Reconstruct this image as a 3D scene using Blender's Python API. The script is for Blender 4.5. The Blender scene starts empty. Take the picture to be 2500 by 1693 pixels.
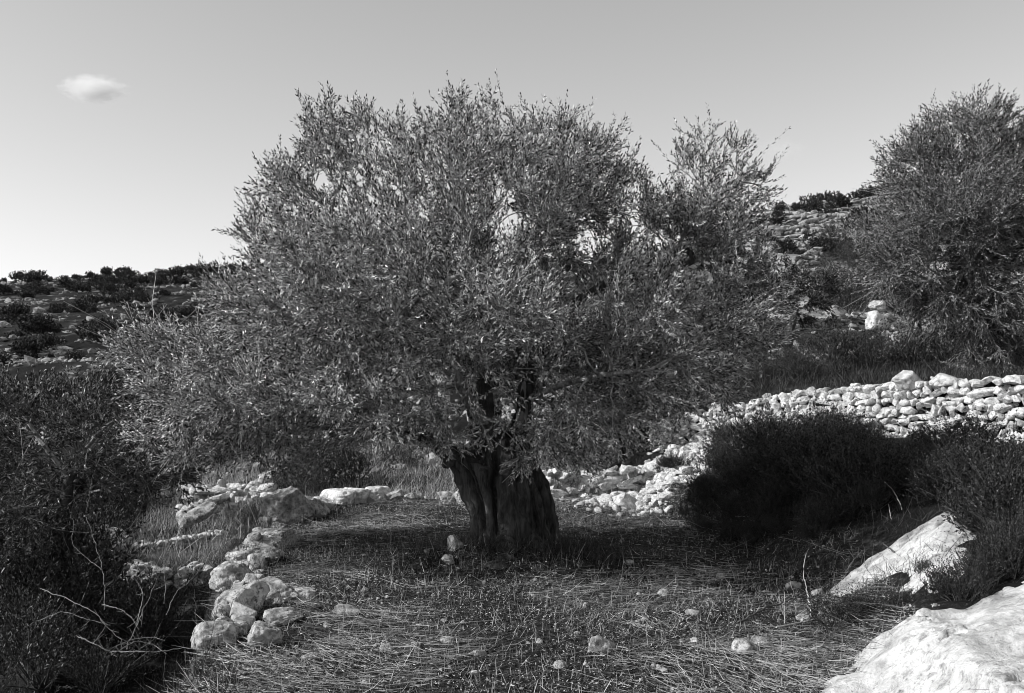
import bpy, math, random
import numpy as np
from mathutils import Vector, Matrix

scene = bpy.context.scene
COL = scene.collection
R = math.radians

# ------------------------------------------------------------------ camera, sky, sun
F, HZ, EYE = 1000.0, 383.0, 1.6          # focal length in px, horizon row, eye height
cam_d = bpy.data.cameras.new('camera')
cam = bpy.data.objects.new('camera', cam_d); COL.objects.link(cam)
cam.location = (0, 0, EYE); cam.rotation_euler = (R(90), 0, 0)
cam_d.sensor_width = 36; cam_d.lens = 36 * F / 1024
cam_d.shift_y = (HZ - 346.5) / 1024
cam_d.clip_start = 0.05; cam_d.clip_end = 6000
scene.camera = cam

SUN = Vector((4.6, 0.95, -3.2)).normalized()      # direction the light travels
EL = math.asin(-SUN.z); AZ = math.atan2(-SUN.x, -SUN.y)
w = bpy.data.worlds.new('World'); scene.world = w; w.use_nodes = True
nt = w.node_tree; nt.nodes.clear()
sky = nt.nodes.new('ShaderNodeTexSky'); sky.sky_type = 'NISHITA'; sky.sun_disc = False
sky.sun_elevation = EL; sky.sun_rotation = AZ % (2 * math.pi); sky.air_density = 1.0; sky.dust_density = 0.7
sep = nt.nodes.new('ShaderNodeSeparateColor'); nt.links.new(sky.outputs[0], sep.inputs[0])
def wm(op, a, b):
    n = nt.nodes.new('ShaderNodeMath'); n.operation = op
    for i, v in enumerate((a, b)):
        if isinstance(v, (int, float)): n.inputs[i].default_value = v
        else: nt.links.new(v, n.inputs[i])
    return n.outputs[0]
grey = wm('ADD', wm('MULTIPLY', sep.outputs[0], 0.44), wm('ADD', wm('MULTIPLY', sep.outputs[1], 0.54), wm('MULTIPLY', sep.outputs[2], 0.34)))
bg = nt.nodes.new('ShaderNodeBackground'); bg.inputs[1].default_value = 0.15
nt.links.new(grey, bg.inputs[0])
out = nt.nodes.new('ShaderNodeOutputWorld'); nt.links.new(bg.outputs[0], out.inputs[0])

sd = bpy.data.lights.new('sun', 'SUN'); sd.energy = 5.0; sd.angle = R(0.5); sd.color = (1, 1, 1)
so = bpy.data.objects.new('sun', sd); COL.objects.link(so)
so.rotation_euler = SUN.to_track_quat('-Z', 'Y').to_euler(); so.location = (-20, -15, 20)

scene.cycles.filter_width = 1.0; scene.cycles.volume_bounces = 8; scene.cycles.max_bounces = 12
vs = scene.view_settings
vs.view_transform = 'Standard'; vs.look = 'None'; vs.exposure = 0.0; vs.gamma = 1.0; vs.use_curve_mapping = False

# ------------------------------------------------------------------ numpy helpers
RNG = np.random.default_rng(7)
def hsh(ix, iy, iz, seed):
    h = (ix.astype(np.int64) * 374761393 + iy.astype(np.int64) * 668265263 + iz.astype(np.int64) * 1440662683 + seed * 974711) & 0xffffffff
    h = ((h ^ (h >> 13)) * 1274126177) & 0xffffffff
    h = ((h ^ (h >> 15)) * 2246822519) & 0xffffffff
    return ((h ^ (h >> 16)) & 0xffffff) / float(0xffffff)
def vnoise(p, seed=0):
    p = np.asarray(p, dtype=np.float64)
    i = np.floor(p); f = p - i; f = f * f * (3 - 2 * f)
    x0, y0, z0 = i[:, 0], i[:, 1], i[:, 2]
    r = 0
    for dx in (0, 1):
        wx = f[:, 0] if dx else 1 - f[:, 0]
        for dy in (0, 1):
            wy = f[:, 1] if dy else 1 - f[:, 1]
            for dz in (0, 1):
                wz = f[:, 2] if dz else 1 - f[:, 2]
                r = r + hsh(x0 + dx, y0 + dy, z0 + dz, seed) * wx * wy * wz
    return r
def fbm(p, octv=4, seed=0, gain=0.5):
    p = np.asarray(p, dtype=np.float64); a = 1.0; s = 0; t = 0
    for k in range(octv):
        s = s + a * vnoise(p * (2.03 ** k) + 17.3 * k, seed + k); t += a; a *= gain
    return s / t
def ss(a, b, t):
    t = np.clip((t - a) / (b - a), 0, 1); return t * t * (3 - 2 * t)
def nrm(v):
    return v / np.maximum(np.linalg.norm(v, axis=-1, keepdims=True), 1e-9)
def P(px, py, Y):
    return np.array([(px - 512) * Y / F, Y, EYE - (py - HZ) * Y / F])

def mesh_np(name, V, Fc, mats, smooth=False, attrs=None, midx=None):
    V = np.ascontiguousarray(V, dtype=np.float32); Fc = np.ascontiguousarray(Fc, dtype=np.int32)
    me = bpy.data.meshes.new(name); n, k = Fc.shape
    me.vertices.add(len(V)); me.vertices.foreach_set('co', V.ravel())
    me.loops.add(n * k); me.loops.foreach_set('vertex_index', Fc.ravel())
    me.polygons.add(n); me.polygons.foreach_set('loop_start', np.arange(0, n * k, k, dtype=np.int32))
    if midx is not None: me.polygons.foreach_set('material_index', np.ascontiguousarray(midx, dtype=np.int32))
    me.update(calc_edges=True)
    me.polygons.foreach_set('use_smooth', np.full(n, smooth, dtype=bool))
    for m in (mats if isinstance(mats, (list, tuple)) else [mats]): me.materials.append(m)
    for an, (dom, arr) in (attrs or {}).items():
        a = me.attributes.new(an, 'FLOAT', dom); a.data.foreach_set('value', np.ascontiguousarray(arr, dtype=np.float32))
    return me
def link(name, me, parent=None, loc=None):
    o = bpy.data.objects.new(name, me); COL.objects.link(o)
    if parent is not None: o.parent = parent
    if loc is not None: o.location = loc
    return o
def tag(o, label=None, cat=None, group=None, kind=None):
    if label: o['label'] = label
    if cat: o['category'] = cat
    if group: o['group'] = group
    if kind: o['kind'] = kind
    return o
def empty(name, loc):
    o = bpy.data.objects.new(name, None); COL.objects.link(o); o.location = loc; o.empty_display_size = 0.2
    return o
def copy_tree(o, loc, rz=0, sc=(1, 1, 1)):
    c = o.copy(); COL.objects.link(c); c.location = loc; c.rotation_euler = (0, 0, rz); c.scale = sc
    for ch in o.children:
        d = ch.copy(); COL.objects.link(d); d.parent = c
        for g in ch.children:
            e = g.copy(); COL.objects.link(e); e.parent = d
    return c

# ------------------------------------------------------------------ materials (all neutral: it is a black-and-white place)
def newmat(name):
    m = bpy.data.materials.new(name); m.use_nodes = True; t = m.node_tree
    b = t.nodes['Principled BSDF']; return m, t, b
def node(t, typ, **kw):
    n = t.nodes.new(typ)
    for k, v in kw.items(): setattr(n, k, v)
    return n
def ramp(t, fac, stops):
    r = t.nodes.new('ShaderNodeValToRGB'); e = r.color_ramp.elements
    while len(e) < len(stops): e.new(0.5)
    for i, (p, v) in enumerate(stops): e[i].position = p; e[i].color = (v, v, v, 1)
    t.links.new(fac, r.inputs[0]); return r.outputs[0]
def noise(t, scale, detail=6, rough=0.6, vec=None, dist=0.0):
    n = t.nodes.new('ShaderNodeTexNoise'); n.inputs['Scale'].default_value = scale
    n.inputs['Detail'].default_value = detail; n.inputs['Roughness'].default_value = rough; n.inputs['Distortion'].default_value = dist
    if vec is not None: t.links.new(vec, n.inputs['Vector'])
    return n.outputs[0]
def mth(t, op, a, b=0.0):
    n = t.nodes.new('ShaderNodeMath'); n.operation = op
    for i, v in enumerate((a, b)):
        if isinstance(v, (int, float)): n.inputs[i].default_value = v
        else: t.links.new(v, n.inputs[i])
    return n.outputs[0]
def mixf(t, fac, a, b):
    n = t.nodes.new('ShaderNodeMix'); n.data_type = 'FLOAT'
    for i, v in ((0, fac), (2, a), (3, b)):
        if isinstance(v, (int, float)): n.inputs[i].default_value = v
        else: t.links.new(v, n.inputs[i])
    return n.outputs[0]
def bump(t, b, h, strength, dist):
    n = t.nodes.new('ShaderNodeBump'); n.inputs['Strength'].default_value = strength; n.inputs['Distance'].default_value = dist
    t.links.new(h, n.inputs['Height']); t.links.new(n.outputs[0], b.inputs['Normal'])
def coords(t, kind='Object', scale=(1, 1, 1)):
    c = t.nodes.new('ShaderNodeTexCoord'); m = t.nodes.new('ShaderNodeMapping'); m.inputs['Scale'].default_value = scale
    t.links.new(c.outputs[kind], m.inputs[0]); return m.outputs[0]

def leaf_mat(name, dark, light, under, rough=0.42, trans=0.12, spec=0.5):
    m, t, b = newmat(name)
    a = node(t, 'ShaderNodeAttribute', attribute_name='rnd')
    g = node(t, 'ShaderNodeNewGeometry')
    top = mixf(t, mth(t, 'POWER', a.outputs['Fac'], 1.6), dark, light)
    und = mth(t, 'MULTIPLY', mixf(t, a.outputs['Fac'], 0.15, 1.1), under)
    c = mixf(t, g.outputs['Backfacing'], top, und)
    t.links.new(c, b.inputs['Base Color'])
    b.inputs['Roughness'].default_value = rough; b.inputs['Specular IOR Level'].default_value = spec
    tr = node(t, 'ShaderNodeBsdfTranslucent'); t.links.new(c, tr.inputs[0])
    mx = node(t, 'ShaderNodeMixShader'); mx.inputs[0].default_value = trans
    t.links.new(b.outputs[0], mx.inputs[1]); t.links.new(tr.outputs[0], mx.inputs[2])
    t.links.new(mx.outputs[0], t.nodes['Material Output'].inputs[0])
    return m
M_LEAF = leaf_mat('olive_leaf', 0.005, 0.50, 0.80, rough=0.40, trans=0.02, spec=0.5)
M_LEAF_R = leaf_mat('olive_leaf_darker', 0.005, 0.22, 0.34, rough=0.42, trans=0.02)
M_LEAF_L = leaf_mat('olive_leaf_shady', 0.008, 0.06, 0.13, trans=0.04)  # shaded copy of the olive leaf, gully shade in its colour
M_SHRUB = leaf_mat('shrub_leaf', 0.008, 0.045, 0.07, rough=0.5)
M_THORN = leaf_mat('thicket_leaf', 0.005, 0.022, 0.03, rough=0.55, trans=0.05)  # near-black: shade of the bank put into the leaf colour
M_FARSH = leaf_mat('far_shrub_leaf', 0.008, 0.04, 0.05, rough=0.6)
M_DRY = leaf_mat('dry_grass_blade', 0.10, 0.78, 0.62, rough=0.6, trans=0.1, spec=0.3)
M_BANKG = leaf_mat('bank_grass_blade', 0.008, 0.06, 0.06, rough=0.6, trans=0.05, spec=0.3)  # dull grass made darker to carry the bank's shade
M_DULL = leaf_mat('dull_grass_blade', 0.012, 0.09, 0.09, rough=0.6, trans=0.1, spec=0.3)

def bark_mat(name, lo, hi, sc=1.0):
    m, t, b = newmat(name)
    v = coords(t, 'Object', (9 * sc, 9 * sc, 1.6 * sc))
    n1 = noise(t, 2.2, 8, 0.65, v, 0.8); v2 = coords(t, 'Object', (1, 1, 1)); n2 = noise(t, 5 * sc, 5, 0.6, v2)
    h = mth(t, 'ADD', mth(t, 'MULTIPLY', n1, 0.7), mth(t, 'MULTIPLY', n2, 0.3))
    t.links.new(ramp(t, h, [(0.36, lo), (0.5, (lo + hi) / 2.6), (0.66, hi)]), b.inputs['Base Color'])
    b.inputs['Roughness'].default_value = 0.9; b.inputs['Specular IOR Level'].default_value = 0.2
    bump(t, b, n1, 0.9, 0.03)
    return m
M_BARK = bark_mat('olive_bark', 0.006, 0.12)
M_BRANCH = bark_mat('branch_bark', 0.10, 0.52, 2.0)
M_TWIG, _t, _b = newmat('pale_twig'); _b.inputs['Base Color'].default_value = (0.42,) * 3 + (1,); _b.inputs['Roughness'].default_value = 0.6
_t.links.new(ramp(_t, noise(_t, 6.0, 3, 0.6, coords(_t)), [(0.35, 0.20), (0.65, 0.62)]), _b.inputs['Base Color'])
M_BRAMB, _t, _b = newmat('bramble_stem'); _b.inputs['Roughness'].default_value = 0.7
_t.links.new(ramp(_t, noise(_t, 14.0, 4, 0.7, coords(_t)), [(0.38, 0.04), (0.62, 0.22)]), _b.inputs['Base Color'])
M_TWIGD, _t, _b = newmat('dark_twig'); _b.inputs['Roughness'].default_value = 0.7
_t.links.new(ramp(_t, noise(_t, 9.0, 3, 0.6, coords(_t)), [(0.35, 0.03), (0.65, 0.12)]), _b.inputs['Base Color'])

def stone_mat(name, lo, hi, sc=1.0, bstr=0.7, la=1.0):
    m, t, b = newmat(name)
    v = coords(t, 'Object')
    big = noise(t, 1.3 * sc, 4, 0.55, v); n1 = noise(t, 7 * sc, 9, 0.68, v, 0.3); n2 = noise(t, 38 * sc, 6, 0.7, v)
    vo = node(t, 'ShaderNodeTexVoronoi'); vo.inputs['Scale'].default_value = 26 * sc; t.links.new(v, vo.inputs['Vector'])
    pits = ramp(t, vo.outputs['Distance'], [(0.0, 0.35), (0.22, 1.0)])
    c = ramp(t, mth(t, 'ADD', mth(t, 'MULTIPLY', n1, 0.6), mth(t, 'MULTIPLY', big, 0.4)), [(0.33, lo * 0.35), (0.42, lo), (0.52, (lo + hi) / 1.8), (0.62, hi)])
    lich = ramp(t, noise(t, 19 * sc, 7, 0.75, v, 0.6), [(0.40, 0.18), (0.50, 1.0)])
    c = mth(t, 'MULTIPLY', c, mixf(t, mth(t, 'MULTIPLY', ramp(t, big, [(0.45, 0.15), (0.6, 1.0)]), la), 1.0, lich))
    c2 = mth(t, 'MULTIPLY', c, mixf(t, ramp(t, n1, [(0.45, 0.0), (0.6, 1.0)]), pits, 1.0))
    t.links.new(c2, b.inputs['Base Color'])
    b.inputs['Roughness'].default_value = 0.93; b.inputs['Specular IOR Level'].default_value = 0.15
    h = mth(t, 'ADD', mth(t, 'MULTIPLY', n1, 0.7), mth(t, 'ADD', mth(t, 'MULTIPLY', n2, 0.22), mth(t, 'MULTIPLY', pits, 0.14)))
    bump(t, b, h, bstr, 0.06 / sc)
    return m
M_STONE = stone_mat('limestone', 0.20, 0.62, 1.9, 1.0)
M_WHITE = stone_mat('bleached_limestone', 0.34, 0.70, 0.9, 0.9, 0.6)
M_SMOOTH = stone_mat('weathered_limestone', 0.42, 0.78, 1.5, 0.7, 0.5)
M_WALL = stone_mat('wall_stone', 0.30, 0.78, 2.2, 0.9)
M_FARST = stone_mat('hill_stone', 0.15, 0.42, 0.5)

def soil_mat():
    m, t, b = newmat('terrain')
    v = coords(t, 'Object')
    a = node(t, 'ShaderNodeAttribute', attribute_name='scrub')
    dry = ramp(t, noise(t, 22, 8, 0.75, v, 0.4), [(0.38, 0.005), (0.5, 0.02), (0.6, 0.07), (0.7, 0.26)])
    vd = coords(t, 'Object', (0.16, 0.10, 0.6))
    scr = ramp(t, noise(t, 3.0, 8, 0.7, vd, 0.3), [(0.43, 0.008), (0.55, 0.022), (0.61, 0.08), (0.68, 0.28)])
    a2 = node(t, 'ShaderNodeAttribute', attribute_name='pale')
    pal = ramp(t, noise(t, 2.0, 8, 0.72, coords(t, 'Object', (0.2, 0.12, 1.6))), [(0.38, 0.05), (0.47, 0.20), (0.58, 0.46)])
    c = mixf(t, a.outputs['Fac'], dry, mixf(t, a2.outputs['Fac'], scr, pal))
    t.links.new(c, b.inputs['Base Color']); b.inputs['Roughness'].default_value = 0.95; b.inputs['Specular IOR Level'].default_value = 0.1
    h = mth(t, 'ADD', noise(t, 16, 8, 0.7, v), mth(t, 'MULTIPLY', noise(t, 70, 4, 0.7, v), 0.3))
    bump(t, b, h, 0.9, 0.05)
    return m
M_SOIL = soil_mat()

# ------------------------------------------------------------------ the ground
L1y = [0, 4.5, 5.2, 6.5, 7.6, 9.0, 10.4, 11.2, 13.2, 20]; L1x = [-1.6, -1.72, -1.78, -1.98, -2.2, -2.5, -2.72, -2.75, -2.6, -2.4]
L0y = [0, 4.5, 6.0, 7.5, 8.5, 10.0, 11.5, 12.8, 14, 20]; L0x = [1.2, 1.65, 1.95, 2.35, 2.5, 2.35, 2.0, 1.55, 1.3, 1.2]
WX = [-2, 2.3, 2.85, 4.4, 5.3, 6.1, 6.8, 9, 14]; WY = [16.4, 16.2, 16.0, 15.0, 13.5, 12.5, 11.6, 9.4, 7]
WTx = [2.3, 2.85, 4.4, 5.3, 6.1, 7, 12]; WTz = [0.92, 1.09, 1.47, 1.62, 1.66, 1.70, 1.8]
def H(x, y, fine=True):
    x = np.atleast_1d(np.asarray(x, float)); y = np.atleast_1d(np.asarray(y, float))
    p3 = np.stack([x, y, 0 * x], -1)
    zl = np.interp(y, [-400, 0, 6, 10, 13, 16, 18, 30, 90, 200, 260, 600, 1600], [-20, -1.7, -1.5, -1.25, -0.95, -0.6, -0.3, 0.9, 9.2, 25.0, 25.5, 10, -10])
    zr = np.interp(y, [-400, 0, 12, 16, 20, 30, 40, 60, 84, 110, 600, 1600], [-20, 1.4, 1.5, 1.6, 1.95, 3.2, 6.1, 10.8, 15.8, 16, 5, -10])
    zl = zl - 0.004 * np.clip(y, 0, 200) * np.clip(-0.15 - x / np.maximum(y, 20), -0.3, 1) * 12
    zr = zr + np.clip(x / np.maximum(y, 20) - 0.3, -0.1, 1.0) * np.clip(y - 30, 0, 60) * 0.14
    a = x / np.maximum(y, 8.0)
    s = ss(0.02, 0.26, a)
    far = zl * (1 - s) + zr * s
    # terracing of the right hill and a little of the left one
    ph = far / 1.15; st = np.floor(ph) + ss(0.0, 0.28, ph - np.floor(ph)); tw = ss(22, 32, y) * ss(0.12, 0.24, a) * ss(400, 150, y)
    far = far * (1 - tw * 0.85) + st * 1.15 * tw * 0.85
    ph = far / 1.6; st = np.floor(ph) + ss(0.0, 0.3, ph - np.floor(ph)); tl = ss(24, 40, y) * (1 - ss(0.05, 0.2, a)) * ss(300, 220, y) * 0.4
    far = far * (1 - tl) + st * 1.6 * tl
    far = far + (fbm(p3 * 0.09, 4, 3) - 0.5) * (2.0 - 1.6 * s) * ss(20, 60, y)
    z = far
    # back edge of the platform
    l1 = np.interp(y, L1y, L1x) + (fbm(p3 * 1.1, 3, 11) - 0.5) * 0.35
    l0 = np.interp(y, L0y, L0x) + (fbm(p3 * 0.8, 3, 12) - 0.5) * 0.4
    inside = ss(0.55, 0.0, l1 - x)                       # 1 on the platform, 0 below its left edge
    bk = ss(1.0, 0.0, y - 13.15)
    m = inside * bk
    slope = 0.02 * (y - 9.5) * 0 + 0.03 * np.maximum(y - 11, 0)
    mound = 0.13 * np.exp(-(((x - 0.0) / 0.85) ** 2 + ((y - 9.4) / 0.8) ** 2)) + 0.07 * np.exp(-(((x + 0.6) / 0.5) ** 2 + ((y - 8.9) / 0.3) ** 2))
    z = z * (1 - m) + (slope + mound) * m
    # bank on the right, up to the foot of the wall
    dr = np.maximum(x - l0, 0)
    wy = np.interp(x, WX, WY); wt = np.interp(x, WTx, WTz)
    bank = np.minimum(1.25 * (1 - np.exp(-dr / 1.7)) + 0.05 * dr, np.minimum(wt - 0.62, 0.72) + 0.02 * dr)
    bank = np.where(dr > 0, np.maximum(bank, 0), 0)
    front = ss(0.10, -0.02, y - wy)
    zb = np.where(dr > 0, bank + slope, z)
    beh = wt - 0.04
    k = ss(0, 5, y - wy)
    zbeh = beh * (1 - k) + np.maximum(far, beh) * k
    right = ss(1.3, 2.2, x + (y - 13) * 0.0)
    z = np.where(x > 2.0, zb * front + zbeh * (1 - front), z * (1 - front * right) + zb * front * right)
    if fine:
        nb = 1 - m
        z = z + (fbm(p3 * 2.2, 4, 21) - 0.5) * (0.05 + 0.22 * nb * ss(0, 1, dr + nb)) + (fbm(p3 * 9.0, 3, 22) - 0.5) * 0.035 + (fbm(p3 * 28.0, 2, 23) - 0.5) * 0.022
    return z
def Hs(x, y, fine=True): return float(H([x], [y], fine)[0])

def gp(px, py, y0=3.5, y1=230.0):
    """where a line of sight meets the terrain"""
    Y = np.geomspace(y0, y1, 700); X = (px - 512) * Y / F; zz = EYE - (py - HZ) * Y / F; h = H(X, Y, False)
    k = np.where(h >= zz)[0]; i = k[0] if len(k) else int(np.argmax((h - EYE) / Y))
    return np.array([X[i], Y[i], h[i]])
def geo(a, b, n):
    return np.geomspace(a, b, n)
xs = np.concatenate([-(6.6 + geo(0.06, 1500, 90)[::-1]), np.arange(-6.6, 8.6, 0.042), 8.6 + geo(0.06, 1500, 100)])
ys = np.concatenate([3.2 - geo(0.06, 400, 50)[::-1], np.arange(3.2, 17.5, 0.042), 17.5 + geo(0.06, 1600, 240)])
GX, GY = np.meshgrid(xs, ys); gx, gy = GX.ravel(), GY.ravel()
gz = H(gx, gy)
nx, ny = len(xs), len(ys)
ii = (np.arange(ny - 1)[:, None] * nx + np.arange(nx - 1)[None, :]).ravel()
FQ = np.stack([ii, ii + 1, ii + nx + 1, ii + nx], -1)
l1v = np.interp(gy, L1y, L1x); l0v = np.interp(gy, L0y, L0x)
onp = ss(0.4, 0.0, l1v - gx) * ss(0.5, 0.0, gy - 13.2) * ss(0.9, 0.1, gx - l0v)
scrub = (1 - onp) * (1 - 0.8 * ss(13.2, 14.2, gy) * ss(24, 20, gy) * ss(-4.5, -3.0, gx) * ss(2.2, 1.0, gx))
pale = ss(24, 34, gy) * ss(0.16, 0.26, gx / np.maximum(gy, 8)) * ss(200, 120, gy)
g = link('ground', mesh_np('ground', np.stack([gx, gy, gz], -1), FQ, M_SOIL, True, {'scrub': ('POINT', scrub), 'pale': ('POINT', pale)}))
tag(g, kind='structure')

# ------------------------------------------------------------------ rocks
import bmesh
_ico = {}
def ico(sub):
    if sub not in _ico:
        bm = bmesh.new(); bmesh.ops.create_icosphere(bm, subdivisions=sub, radius=1)
        V = np.array([v.co[:] for v in bm.verts]); Fc = np.array([[v.index for v in f.verts] for f in bm.faces]); bm.free()
        _ico[sub] = (nrm(V), Fc)
    return _ico[sub]
def rock_verts(sub, dims, seed, cuts=9, rough=0.10, fine=0.03, dl=0.62, dh=0.98):
    rg = np.random.default_rng(seed); V, Fc = ico(sub); V = V / (np.abs(V) ** 4.5).sum(1, keepdims=True) ** (1 / 4.5)
    for k in range(cuts):
        n = nrm(rg.normal(size=3)); d = rg.uniform(dl, dh)
        e = V @ n - d; V = V - np.maximum(e, 0)[:, None] * n * 0.93
    N0 = nrm(V)
    V = V + N0 * ((fbm(V * 1.6 + seed, 3, seed) - 0.5) * rough * 4)[:, None]
    if sub >= 3: V = V + N0 * ((fbm(V * 6 + seed, 4, seed + 5) - 0.5) * fine * 4)[:, None]
    if sub >= 4: V = V - N0 * (np.clip(0.46 - fbm(V * 9 + seed, 3, seed + 8), 0, 1) * 0.5)[:, None]
    return V * np.array(dims), Fc
def rotz(V, a):
    c, s = math.cos(a), math.sin(a); return V @ np.array([[c, s, 0], [-s, c, 0], [0, 0, 1]])
def rotm(rg, amt=0.5):
    a = rg.normal(size=3) * amt
    return np.array(Matrix.Rotation(a[2] * 3, 3, 'Z') @ Matrix.Rotation(a[0], 3, 'X') @ Matrix.Rotation(a[1], 3, 'Y'))
def rock(name, label, pos, dims, seed, sub=4, mat=None, rz=0, tilt=(0, 0), cuts=9, sink=0.35, rough=0.1, fine=0.03, cat='rock', group=None, onz=None):
    V, Fc = rock_verts(sub, dims, seed, cuts, rough, fine)
    z = Hs(pos[0], pos[1], False) if onz is None else onz
    o = link(name, mesh_np(name, V, Fc, mat or M_STONE, True), None, (pos[0], pos[1], z + dims[2] * (1 - 2 * sink)))
    o.rotation_euler = (tilt[0], tilt[1], rz)
    return tag(o, label, cat, group)
def stones_mesh(items, sub=2, cuts=12, rough=0.05):
    """items: (pos, dims, rotation matrix, seed) -> V, F merged: the stones of ONE built wall or rubble bed"""
    Vs, Fs, off = [], [], 0
    lib = {}
    for pos, dims, rm, sd_ in items:
        k = sd_ % 24
        if k not in lib: lib[k] = rock_verts(sub, (1, 1, 1), 500 + k, cuts, rough, 0.02, 0.54, 1.02)
        V, Fc = lib[k]
        Vs.append((V * np.array(dims)) @ rm.T + np.array(pos)); Fs.append(Fc + off); off += len(V)
    return np.concatenate(Vs), np.concatenate(Fs)

# big white outcrops on the right
def outcrop(name, label, poly, dome, seed, lift, mat, res=0.02, edge=0.3):
    """a limestone slab emerging from the bank: closed thick mesh over a ground-plan polygon"""
    poly = np.array(poly, float); x0, y0 = poly.min(0) - 0.05; x1, y1 = poly.max(0) + 0.05
    X, Y = np.meshgrid(np.arange(x0, x1, res), np.arange(y0, y1, res)); x, y = X.ravel(), Y.ravel()
    ins = np.zeros(len(x), bool); dist = np.full(len(x), 9.0); n = len(poly)
    for i in range(n):
        a, b = poly[i], poly[(i + 1) % n]
        c = ((a[1] > y) != (b[1] > y)) & (x < (b[0] - a[0]) * (y - a[1]) / (b[1] - a[1] + 1e-12) + a[0]); ins ^= c
        t = np.clip(((x - a[0]) * (b[0] - a[0]) + (y - a[1]) * (b[1] - a[1])) / ((b - a) @ (b - a)), 0, 1)
        dist = np.minimum(dist, np.hypot(x - a[0] - t * (b[0] - a[0]), y - a[1] - t * (b[1] - a[1])))
    sdv = np.where(ins, dist, -dist)
    p = np.stack([x, y, 0 * x], -1)
    sdv = sdv + (fbm(p * 2.6, 4, seed) - 0.5) * 0.38
    prof = np.sqrt(np.clip(sdv / edge, 0, 1) * (2 - np.clip(sdv / edge, 0, 1)))
    crack = np.abs(fbm(p * np.array([1.6, 3.2, 1]) + 3, 4, seed + 9) - 0.5)
    z = H(x, y, False) - 0.22 + prof * (0.22 + lift + dome * np.clip(sdv, 0, 1.2)) + (fbm(p * 1.7, 3, seed + 3) - 0.5) * 0.22 * prof + (fbm(p * 7, 4, seed + 4) - 0.5) * 0.05 * prof \
        + (fbm(p * 26, 3, seed + 6) - 0.5) * 0.022 - 0.10 * prof * np.exp(-(crack / 0.012) ** 2)
    keep = (sdv > -0.03).reshape(X.shape)
    ny_, nx_ = X.shape
    i0 = (np.arange(ny_ - 1)[:, None] * nx_ + np.arange(nx_ - 1)[None, :])
    kq = keep[:-1, :-1] & keep[1:, :-1] & keep[:-1, 1:] & keep[1:, 1:]
    i0 = i0[kq]; q = np.stack([i0, i0 + 1, i0 + nx_ + 1, i0 + nx_], -1)
    used = np.unique(q); rem = np.full(len(x), -1); rem[used] = np.arange(len(used)); q = rem[q]
    V = np.stack([x, y, z], -1)[used]
    # underside 0.4 m down, plus the rim that closes the slab
    e = np.concatenate([q[:, [0, 1]], q[:, [1, 2]], q[:, [2, 3]], q[:, [3, 0]]])
    es = np.sort(e, 1); key = es[:, 0] * len(V) + es[:, 1]; u, inv, cnt = np.unique(key, return_inverse=True, return_counts=True)
    be = e[cnt[inv] == 1]
    V2 = V.copy(); V2[:, 2] -= 0.4; nV = len(V)
    rim = np.stack([be[:, 1], be[:, 0], be[:, 0] + nV, be[:, 1] + nV], -1)
    allF = np.concatenate([q, q[:, ::-1] + nV, rim])
    o = link(name, mesh_np(name, np.concatenate([V, V2]), allF, mat, True))
    return tag(o, label, 'rock outcrop')
outcrop('limestone_outcrop', 'large smooth white limestone slab filling the bottom right corner',
        [gp(*q)[:2] for q in ((800, 685), (838, 658), (880, 632), (930, 610), (955, 606), (1000, 584), (1030, 580), (1100, 575))] + [(4.6, 6.2), (4.4, 5.0), (3.3, 3.4), (1.3, 3.4)], 0.05, 41, 0.03, M_WHITE)
outcrop('limestone_outcrop', 'white limestone patch among weeds between the dark bank and the corner slab',
        [gp(*q)[:2] for q in ((800, 592), (850, 572), (880, 552), (912, 532), (942, 512), (975, 506), (984, 556), (968, 584), (940, 604), (895, 607), (845, 605))], 0.0, 53, 0.06, M_WHITE)

# edge boulders of the platform: pixel, depth, half sizes
EB = [
 ('big pale boulder at the left end of the terrace edge, nearest the camera', (236, 617), 6.95, (0.22, 0.20, 0.17), 1),
 ('flat pale boulder just behind the nearest edge boulder', (272, 600), 7.35, (0.26, 0.20, 0.12), 2),
 ('low pitted stone right of the nearest edge boulder', (283, 622), 6.75, (0.17, 0.15, 0.07), 3),
 ('pale ledge stone halfway along the left terrace edge', (256, 563), 8.95, (0.30, 0.26, 0.14), 4),
 ('pale ledge stone above the halfway ledge on the left terrace edge', (272, 546), 9.9, (0.34, 0.28, 0.14), 5),
 ('tall angular boulder with a dark shaded hollow on the left terrace edge', (284, 519), 11.6, (0.27, 0.30, 0.26), 6),
 ('grey pitted boulder leaning right of the tall angular one', (302, 517), 11.9, (0.30, 0.24, 0.17), 7),
 ('small dark topped stone between the pitted boulder and the smooth row', (320, 520), 12.3, (0.13, 0.12, 0.10), 8),
 ('long smooth white boulder, first of the row on the back edge', (342, 512), 12.9, (0.24, 0.18, 0.11), 9),
 ('second smooth white boulder of the back edge row', (358, 508), 13.0, (0.19, 0.16, 0.12), 10),
 ('rounded white boulder, middle of the back edge row', (377, 505), 13.1, (0.17, 0.15, 0.11), 11),
 ('low white boulder right of the middle of the back edge row', (398, 506), 13.1, (0.15, 0.13, 0.09), 12),
 ('small white stone at the right end of the back edge row', (416, 507), 13.1, (0.14, 0.12, 0.08), 13),
 ('white upright stone close to the left side of the trunk', (461, 500), 12.9, (0.11, 0.11, 0.14), 14),
 ('small white stone left of the upright one beside the trunk', (449, 506), 12.9, (0.14, 0.11, 0.09), 15),
 ('crumbling pale stone low on the left terrace edge', (216, 645), 6.2, (0.13, 0.12, 0.10), 16),
 ('broken pale stone below the nearest edge boulder', (262, 644), 6.15, (0.10, 0.09, 0.09), 17),
 ('pale stone in the gap on the left terrace edge', (238, 588), 7.9, (0.17, 0.14, 0.11), 18),
 ('grassy pale stone on the inner side of the left terrace edge', (300, 600), 7.4, (0.12, 0.11, 0.07), 19),
]
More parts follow.
